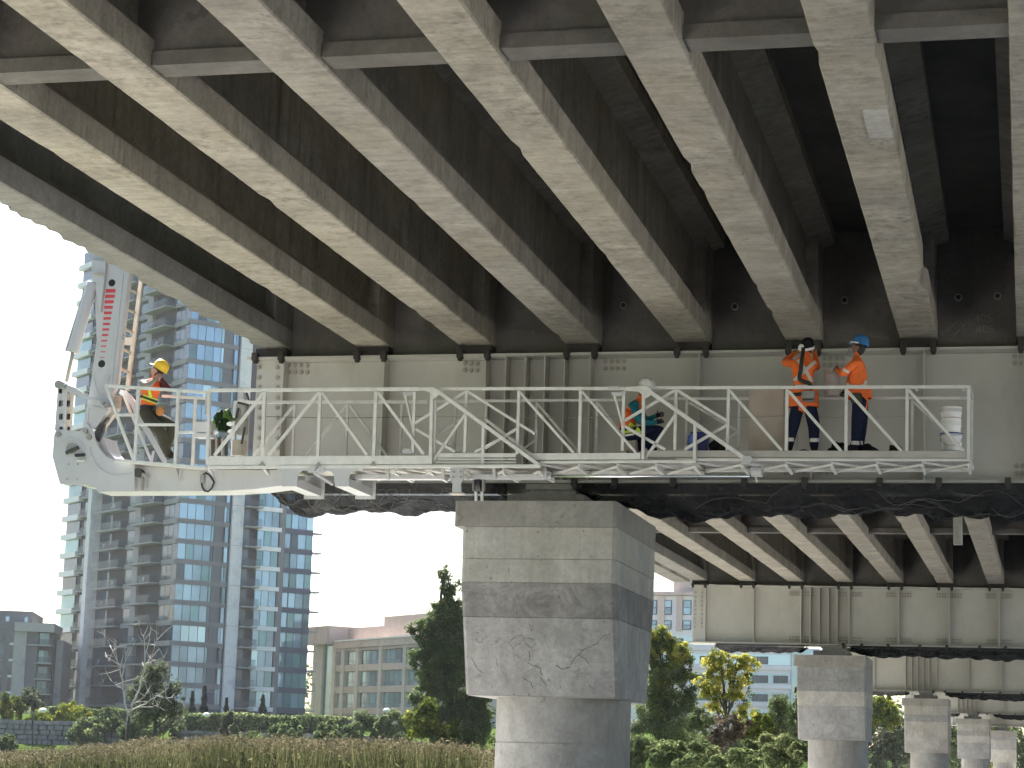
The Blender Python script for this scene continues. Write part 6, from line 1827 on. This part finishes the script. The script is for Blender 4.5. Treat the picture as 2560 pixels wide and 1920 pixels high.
# ---- stone retaining walls
M['stone'] = concrete('grey_fieldstone', (0.27,0.26,0.27), 0.3, 0.25, (0.1,0.1,0.09), sc=2.0)
def stone_wall(label, px0, px1, py0, py1, Y, seed):
    rnd = random.Random(seed)
    a = at(px0, py1, Y=Y); b = at(px1, py0, Y=Y); z0, z1 = a.z-0.15, b.z
    t = thing('stone_wall', label, 'wall', (a.x, Y, z0), 0, 'fieldstone retaining walls')
    mb = MB(); mb.box(a.x, b.x, Y+0.25, Y+0.7, z0, z1-0.1); mb.build('backing', M['b_dark'], t)
    rows = max(2, round((z1-z0)/0.36)); rh = (z1-z0)/rows
    for r_ in range(rows):
        x = a.x-rnd.uniform(0,0.3)
        while x < b.x:
            w = rnd.uniform(0.45,1.0); h = rh*rnd.uniform(0.86,0.97)
            mb = MB(); d = rnd.uniform(-0.06,0.05)
            vs_ = [(x+rnd.uniform(0.01,0.05), Y+d, z0+r_*rh+rnd.uniform(0,0.03)), (x+w-rnd.uniform(0.02,0.06), Y+d, z0+r_*rh+rnd.uniform(0,0.03)), (x+w-rnd.uniform(0.02,0.07), Y+d+0.03, z0+r_*rh+h-rnd.uniform(0,0.05)), (x+rnd.uniform(0.01,0.06), Y+d+0.03, z0+r_*rh+h-rnd.uniform(0,0.05))]
            vs_ += [(p_[0], Y+0.3, p_[2]) for p_ in vs_]
            mb.add(vs_, [(0,1,2,3),(7,6,5,4),(0,4,5,1),(1,5,6,2),(2,6,7,3),(3,7,4,0)])
            mb.build('stone', M['stone'], t, bevel=0.03)
            x += w
    return t
stone_wall('rough fieldstone wall above the lawn at the left edge', -20, 330, 1806, 1853, 158.0, 1)
stone_wall('low fieldstone wall under the clipped hedge in the middle', 430, 700, 1832, 1862, 156.0, 2)
stone_wall('short fieldstone wall below the beige office block', 760, 1010, 1840, 1868, 155.0, 3)

# ---- shrubs and hedges
def shrub(label, px, py, rx, ry, Y, mat, seed, n=1500, size=0.24, extra=None, grp='shrubs on the bank', name='shrub'):
    g = ground_at(px, Y)
    cl = [pc(px, py, Y, rx*0.75, ry*0.8), pc(px-rx*0.45, py+ry*0.3, Y, rx*0.5, ry*0.6), pc(px+rx*0.5, py+ry*0.25, Y-1, rx*0.5, ry*0.65), pc(px+rx*0.1, py-ry*0.35, Y+1, rx*0.4, ry*0.5)]
    zb = min(c[2]-c[5] for c in cl)-0.2
    return tree(name, label, 'shrub', (g[0], Y, min(g[2], zb)), cl, n, size, M and mat, seed, 0.06, grp, sub=10, spread=0.45)
SH = [('yellow-green shrub at the far left above the stone wall', 28,1770,42,46,166,'lf_yg'), ('grey-green bush behind the left lamp post', 78,1752,40,38,170,'lf_olive'),
      ('rust-tinged low shrub over the stone wall', 95,1795,45,24,162,'lf_yg'), ('broad olive shrub in front of the tower base', 175,1782,58,30,165,'lf_yg'),
      ('dark green shrub spilling over the right end of the left wall', 215,1825,52,36,156,'lf_mid'), ('small dark bush on the lawn at the left edge', 14,1858,36,26,140,'lf_mid'),
      ('bushy green shrub left of the dead tree', 262,1800,42,44,158,'lf_dark'), ('dense dark shrub behind the dead tree', 345,1822,58,48,150,'lf_dark'),
      ('tall grey-green shrub right of the dead tree', 408,1800,52,58,152,'lf_olive'), ('low leafy plant at the foot of the dead tree', 330,1862,40,14,120,'lf_mid'),
      ('pale conifer-like shrub standing before the clipped hedge', 575,1810,26,46,150,'lf_olive'), ('round green bush among the reeds before the hedge', 625,1850,58,22,118,'lf_mid'),
      ('dark shrub under the tower corner', 712,1826,44,38,150,'lf_dark'), ('bright green shrub below the beige office', 822,1838,40,40,140,'lf_mid'),
      ('dark green bush below the office windows', 905,1822,62,40,148,'lf_dark'), ('round dark bush right of the office base', 990,1805,48,44,146,'lf_mid'),
      ('grey bush on the lawn mound', 1008,1858,34,32,130,'lf_olive'), ('olive shrub under the big tree', 1055,1790,46,46,138,'lf_yg'),
      ('small round bush on the mound', 1095,1848,22,10,135,'lf_mid')]
for i, (lab, px, py, rx, ry, Y, mk) in enumerate(SH):
    shrub(lab, px, py, rx, ry, Y, mk, 100+i, n=int(2200+rx*ry*1.5), size=0.21)
def hedge(label, px0, px1, py0, py1, Y, seed):
    rng = np.random.default_rng(seed); a = at(px0, py1, Y=Y); b = at(px1, py0, Y=Y)
    t = thing('hedge', label, 'hedge', (a.x, Y, a.z-0.3), 0, 'clipped hedges')
    n = 5200; L = b.x-a.x; H = b.z-a.z+0.3
    u = rng.uniform(0,1,n); face = rng.random(n)
    y = np.where(face < 0.6, Y+rng.uniform(-0.1,0.25,n), Y+rng.uniform(0,2.2,n)); z = np.where(face < 0.6, a.z-0.3+rng.uniform(0,1,n)*H, b.z+rng.normal(0,0.07,n))
    x = a.x+u*L; y = y+0.2*np.sin(x*1.3); z = z+0.08*np.sin(x*0.9)
    nn = np.stack([rng.normal(0,0.5,n), np.where(face < 0.6,-1.0,0)+rng.normal(0,0.4,n), np.where(face < 0.6,0.4,1.0)+rng.normal(0,0.4,n)],1); nn /= np.linalg.norm(nn,axis=1,keepdims=True)
    quads(np.stack([x,y,z],1), nn, 0.26, 0.7, rng, 'foliage', M['lf_mid'], t)
    mb = MB(); mb.box(a.x, b.x, Y+0.3, Y+2.0, a.z-0.3, b.z-0.12); mb.build('inner_twigs', M['bark'], t)
hedge('long clipped hedge in front of the tower and office', 452, 860, 1795, 1838, 160.0, 61)
hedge('clipped hedge on top of the left bank', 120, 300, 1776, 1800, 172.0, 62)
shrub('low dark clipped mound in front of the tower right corner', 770, 1792, 30, 10, 175, 'lf_dark', 300, 1500, 0.2)

# ---- spruces by the tower
def spruce(label, px, pyt, pyb, w, Y, seed):
    rng = np.random.default_rng(seed); a = at(px, pyb, Y=Y); b = at(px, pyt, Y=Y); H = b.z-a.z; Rm = w/(5300.0/Y)/2
    t = thing('spruce_tree', label, 'tree', a, 0, 'spruces by the tower')
    mb = MB(); mb.tube([a-V(0,0,0.5), b], [0.14,0.02], 7); mb.build('trunk', M['bark'], t)
    n = 3000; h = rng.uniform(0,1,n)**1.2; an = rng.uniform(0,6.283,n); lay = 0.75+0.25*np.sin(h*H*7)
    r_ = Rm*(1-h)**0.85*lay*rng.uniform(0.35,1.0,n)
    pos = np.stack([a.x+r_*np.cos(an), a.y+r_*np.sin(an), a.z+h*H-0.25*r_], 1)
    nn = np.stack([np.cos(an)*0.4, np.sin(an)*0.4, np.full(n,0.9)],1)+rng.normal(0,0.3,(n,3)); nn /= np.linalg.norm(nn,axis=1,keepdims=True)
    quads(pos, nn, 0.3, 0.35, rng, 'crown', M['lf_spruce'], t)
spruce('slim spruce in front of the tower, left of the two larger ones', 478, 1728, 1800, 34, 190, 70)
spruce('tallest spruce before the tower corner', 508, 1715, 1800, 38, 190, 71)
spruce('small dark spruce before the white tower fin', 564, 1745, 1800, 22, 190, 72)
spruce('spruce before the tower balconies on the right', 655, 1738, 1800, 40, 190, 73)

# ---- dead pale tree and grey willow
def dead_tree():
    rng = np.random.default_rng(9); Y = 105.0
    g = ground_at(318, Y); base = V(g[0], Y, g[2])
    t = thing('dead_tree', 'bare pale tree with forked white branches in front of the willow', 'tree', base)
    mb = MB()
    P = lambda x, y, d=0: at(x, y, Y=Y+d)
    trunk = [base-V(0,0,0.2), P(316,1880), P(319,1830), P(322,1790)]
    mb.tube(trunk, [0.17,0.14,0.1,0.075], 9)
    mt = mb.build('trunk', M['bark'], t, smooth=True)
    br = [([(322,1790),(330,1760),(348,1725),(356,1690),(365,1660),(378,1645),(398,1622)],0.1), ([(356,1690),(362,1645),(360,1600),(352,1575)],0.06), ([(362,1645),(372,1605),(376,1570)],0.045),
          ([(322,1790),(312,1760),(308,1725),(304,1690),(300,1665),(285,1635),(274,1612)],0.09), ([(304,1690),(314,1650),(312,1625)],0.05), ([(300,1665),(280,1650),(262,1640)],0.04),
          ([(325,1778),(345,1768),(370,1755),(395,1740),(420,1722)],0.07), ([(345,1768),(380,1765),(400,1768)],0.04), ([(395,1740),(415,1745)],0.03), ([(330,1760),(360,1742),(375,1725)],0.04),
          ([(308,1725),(290,1712),(278,1700)],0.035), ([(365,1660),(390,1650),(410,1645)],0.04), ([(378,1645),(385,1620),(392,1600)],0.03), ([(274,1612),(262,1590),(246,1575)],0.03), ([(352,1575),(345,1560)],0.02), ([(285,1635),(292,1605)],0.025)]
    for pts, r_ in br:
        mb = MB(); pp = [P(x,y,rng.uniform(-0.4,0.4)) for x,y in pts]; pp[0] = P(*pts[0])
        dn = []; 
        for a, b in zip(pp[:-1], pp[1:]):
            for i in range(3): dn.append(a.lerp(b,i/3)+V(*(rng.normal(0,0.02,3))))
        dn.append(pp[-1]); m = len(dn)
        mb.tube(dn, [0.62*r_*(1-0.75*i/(m-1)) for i in range(m)], 7); mb.build('branch', M['birch'], t, smooth=True)
        for _ in range(4):
            i = rng.integers(m//2, m); s = dn[i]; e = s+V(*(rng.normal(0,0.35,3)))+V(0,0,0.3); mb = MB(); mb.tube([s, s.lerp(e,0.5)+V(*(rng.normal(0,0.05,3))), e], [0.022,0.016,0.008], 5); mb.build('twig', M['birch'], t)
dead_tree()
Y = 118.0; g = ground_at(385, Y)
tree('willow_tree', 'round silver-green willow behind the dead tree', 'tree', g, [pc(385,1715,Y,52,52), pc(345,1735,Y,34,42), pc(425,1735,Y,36,45), pc(392,1675,Y,30,28), pc(375,1775,Y,60,40), pc(440,1775,Y,34,34)], 9500, 0.2, 'lf_olive', 81, 0.16, sub=20, spread=0.4, aspect=0.4)

# ---- big dark tree left of the near pier
Y = 108.0; g = ground_at(1170, Y)
cl = [pc(1110,1432,Y,16,24), pc(1128,1478,Y,26,34), pc(1110,1520,Y,32,34), pc(1145,1540,Y,36,40), pc(1062,1568,Y,36,24), pc(1030,1573,Y,18,12), pc(1105,1590,Y,40,36), pc(1160,1620,Y,46,46), pc(1050,1640,Y,34,26), pc(1095,1650,Y,40,34), pc(1150,1690,Y,50,50), pc(1098,1710,Y,26,44), pc(1180,1750,Y,48,55), pc(1130,1770,Y,40,52), pc(1200,1830,Y,46,60), pc(1150,1850,Y,50,50), pc(1090,1800,Y,34,36), pc(1220,1700,Y,34,50), pc(1072,1690,Y,40,40), pc(1062,1745,Y,34,40), pc(1112,1560,Y,46,42), pc(1085,1610,Y,42,34), pc(1130,1640,Y,54,46)]
tree('poplar_tree', 'tall dark green tree rising behind the left edge of the near pier', 'tree', g, cl, 60000, 0.13, 'lf_mid', 90, 0.26, sub=22, spread=0.34, mats2=[(cl, 26000, 'lf_dark', 0.14)])
Y = 104.0; g = ground_at(1080, Y)
tree('shrub', 'pale green bush at the foot of the big dark tree', 'shrub', g, [pc(1075,1792,Y,40,36), pc(1050,1830,Y,36,30), pc(1105,1832,Y,40,34)], 4200, 0.2, 'lf_yg', 91, 0.06, 'shrubs on the bank')

# ---- right-hand bank: yellowing trees, shrub mass
Y = 122.0; g = ground_at(1640, Y)
top = [pc(1650,1600,Y,30,30), pc(1690,1628,Y,34,30), pc(1635,1630,Y,26,34), pc(1712,1650,Y,20,18), pc(1640,1690,Y,22,26)]
low = [pc(1668,1690,Y,40,40), pc(1722,1690,Y,26,20), pc(1640,1750,Y,44,50), pc(1690,1760,Y,44,50), pc(1620,1810,Y,44,50), pc(1680,1830,Y,60,50), pc(1730,1740,Y,22,26)]
tree('poplar_tree', 'green tree with yellowing top just right of the near pier', 'tree', g, low+top, 36000, 0.125, 'lf_mid', 95, 0.2, mats2=[(top, 12000, 'lf_yel', 0.12), (low[:3]+top, 9000, 'lf_yg', 0.12)], sub=16)
Y = 116.0; g = ground_at(1815, Y)
yc = [pc(1800,1645,Y,34,24), pc(1850,1660,Y,34,28), pc(1775,1665,Y,24,26), pc(1810,1690,Y,40,26), pc(1858,1705,Y,26,22), pc(1760,1710,Y,26,20), pc(1780,1735,Y,34,24), pc(1835,1735,Y,40,22), pc(1790,1768,Y,28,18), pc(1862,1780,Y,28,24), pc(1880,1665,Y,20,20)]
tree('yellow_tree', 'slender yellow autumn tree with bare lower stems, right of the near pier', 'tree', g, yc, 15000, 0.11, 'lf_yel', 96, 0.14, mats2=[(yc, 5000, 'lf_yg', 0.11)], sub=14, spread=0.34)
t = [o for o in bpy.data.objects if o.name == 'yellow_tree'][0]
rng = np.random.default_rng(3)
for (a, b) in (((1820,1870),(1800,1640)), ((1812,1870),(1842,1650)), ((1808,1860),(1778,1690)), ((1830,1862),(1866,1730)), ((1826,1850),(1818,1620))):
    mb = MB(); limb(mb, at(*a,Y=Y), at(*b,Y=Y+rng.uniform(-0.5,0.5)), 0.07, 0.015, rng, 0.03, 8); mb.build('stem', M['bark'], t, smooth=True)
Y = 112.0; g = ground_at(1830, Y)
tree('dead_thicket', 'brown twiggy thicket round the foot of the yellow tree', 'shrub', g, [pc(1815,1835,Y,46,40), pc(1850,1820,Y,34,36), pc(1785,1850,Y,34,30)], 2600, 0.18, 'lf_dead', 97, 0.05, sub=10)
for i, (px, py, rx, ry, Y, mk, lab) in enumerate([(1610,1880,60,50,98,'lf_sumac','shrub at the foot of the near column, right side'), (1690,1895,70,40,94,'lf_mid','low green shrub below the yellowing tree'),
      (1760,1890,64,44,96,'lf_sumac','feathery pale shrub below the yellow tree'), (1840,1900,70,36,92,'lf_mid','low dense shrub at the bottom centre right'),
      (1905,1868,62,48,100,'lf_sumac','arching leafy shrub left of the second pier'), (1965,1885,56,50,97,'lf_sumac','leafy shrub touching the second pier foot'),
      (1945,1800,56,70,135,'lf_mid','mid green tree-like bush in front of the blue-white office'), (1995,1785,34,80,140,'lf_dark','dark bush half hidden by the second pier'), (1888,1815,44,44,130,'lf_yg','yellow-green bush behind the yellow tree'),
      (1740,1800,46,40,128,'lf_sumac','shrub filling the gap between the two yellow trees'),
      (1720,1850,80,46,150,'lf_mid','wide green thicket behind the yellowing tree'), (1850,1855,80,44,152,'lf_dark','wide dark thicket behind the yellow tree'), (1960,1855,70,50,154,'lf_mid','green thicket in front of the blue-white office base')]):
    shrub(lab, px, py, rx, ry, Y, mk, 400+i, n=int(4200+rx*ry*1.3), size=0.17, grp='shrubs on the right bank')
# trees beyond the far piers
for i, (px, py, rx, ry, Y, mk, lab) in enumerate([(2215,1850,70,110,235,'lf_olive','grey-olive tree seen between the second and third piers'), (2205,1780,46,46,232,'lf_yg','yellow-topped tree between the second and third piers'),
      (2385,1850,50,90,285,'lf_mid','green tree seen between the third and fourth piers'), (2490,1850,34,90,330,'lf_yg','yellow-green tree seen between the fourth and fifth piers'), (2540,1860,60,70,345,'lf_mid','green tree behind the farthest pier'), (2290,1868,70,80,300,'lf_dark','dark tree low behind the third pier')]):
    shrub(lab, px, py, rx, ry, Y, mk, 500+i, n=5200, size=0.42, grp='trees beyond the bridge', name='far_tree')
# a far belt of woodland closing the horizon
def belt():
    rng = np.random.default_rng(77); cl = []
    for i in range(60):
        x = rng.uniform(-330, 260); y = rng.uniform(400, 460); h = rng.uniform(4.5, 7.5)
        cl.append((x, y, gz(x,y)+h*0.7, rng.uniform(6,11), 5, h))
    P, N, T = leaves(cl, 42000, rng, 14, 0.45); o = quads(P, N, 1.1, 0.7, rng, 'woodland_belt', M['lf_mid'], None, T)
    o['kind'] = 'stuff'; o['label'] = 'distant belt of trees along the horizon'; o['category'] = 'woodland'
belt()

# dense low growth under and beyond the far piers
def undergrowth():
    rng = np.random.default_rng(31); cl = []
    for i in range(150):
        px = rng.uniform(1990, 2640); Y = rng.uniform(235, 360)
        x = at(px, 1900, Y=Y).x; z0 = gz(x, Y); h = rng.uniform(0.5, 1.1)
        cl.append((x, Y, z0+h*0.3, rng.uniform(1.6,3.2), 2.0, h))
    P, N, T = leaves(cl, 60000, rng, 8, 0.5); o = quads(P, N, 0.28, 0.6, rng, 'undergrowth', M['lf_sumac'], None, T)
    o['kind'] = 'stuff'; o['label'] = 'low tangled undergrowth between the far piers'; o['category'] = 'undergrowth'
undergrowth()
# ---- lamp posts
def lamp(label, px, pyt, pyb, Y, arm):
    a = at(px, pyb, Y=Y); b = at(px, pyt, Y=Y)
    t = thing('lamp_post', label, 'lamp post', a, 0, 'park lamp posts')
    mb = MB(); mb.tube([a-V(0,0,0.4), b], [0.07,0.05], 10); mb.build('pole', M['darksteel'], t)
    e = b+V(arm,0,0.12); mb = MB(); mb.tube([b-V(0,0,0.1), b+V(arm*0.5,0,0.1), e], 0.035, 8); mb.build('arm', M['darksteel'], t)
    mb = MB(); mb.ico(tuple(e+V(0,0,0.05)), (0.26,0.26,0.17), 3); mb.build('globe', M['t_white'], t, smooth=True)
lamp('dark lamp post with white globe in front of the left stone wall', 82, 1782, 1878, 135, 0.75)
lamp('dark lamp post with white globe in front of the hedge', 510, 1793, 1855, 148, 0.2)
lamp('dark lamp post before the beige office windows', 962, 1782, 1850, 150, 0.15)
# ================================================================== hazy air
def haze():
    mb = MB(); mb.box(-700, 700, -80, 520, -1.6, 84.0)
    m = bpy.data.materials.new('thin_haze'); m.use_nodes = True; nt = m.node_tree; nt.nodes.clear()
    o_ = nt.nodes.new('ShaderNodeOutputMaterial'); v = nt.nodes.new('ShaderNodeVolumePrincipled')
    v.inputs['Color'].default_value = (0.9,0.93,0.97,1); v.inputs['Density'].default_value = 0.00010; v.inputs['Anisotropy'].default_value = 0.2
    nt.links.new(v.outputs[0], o_.inputs['Volume'])
    o = mb.build('haze', m); o['kind'] = 'stuff'; o['label'] = 'thin pale haze in the air'; o['category'] = 'haze'
haze()
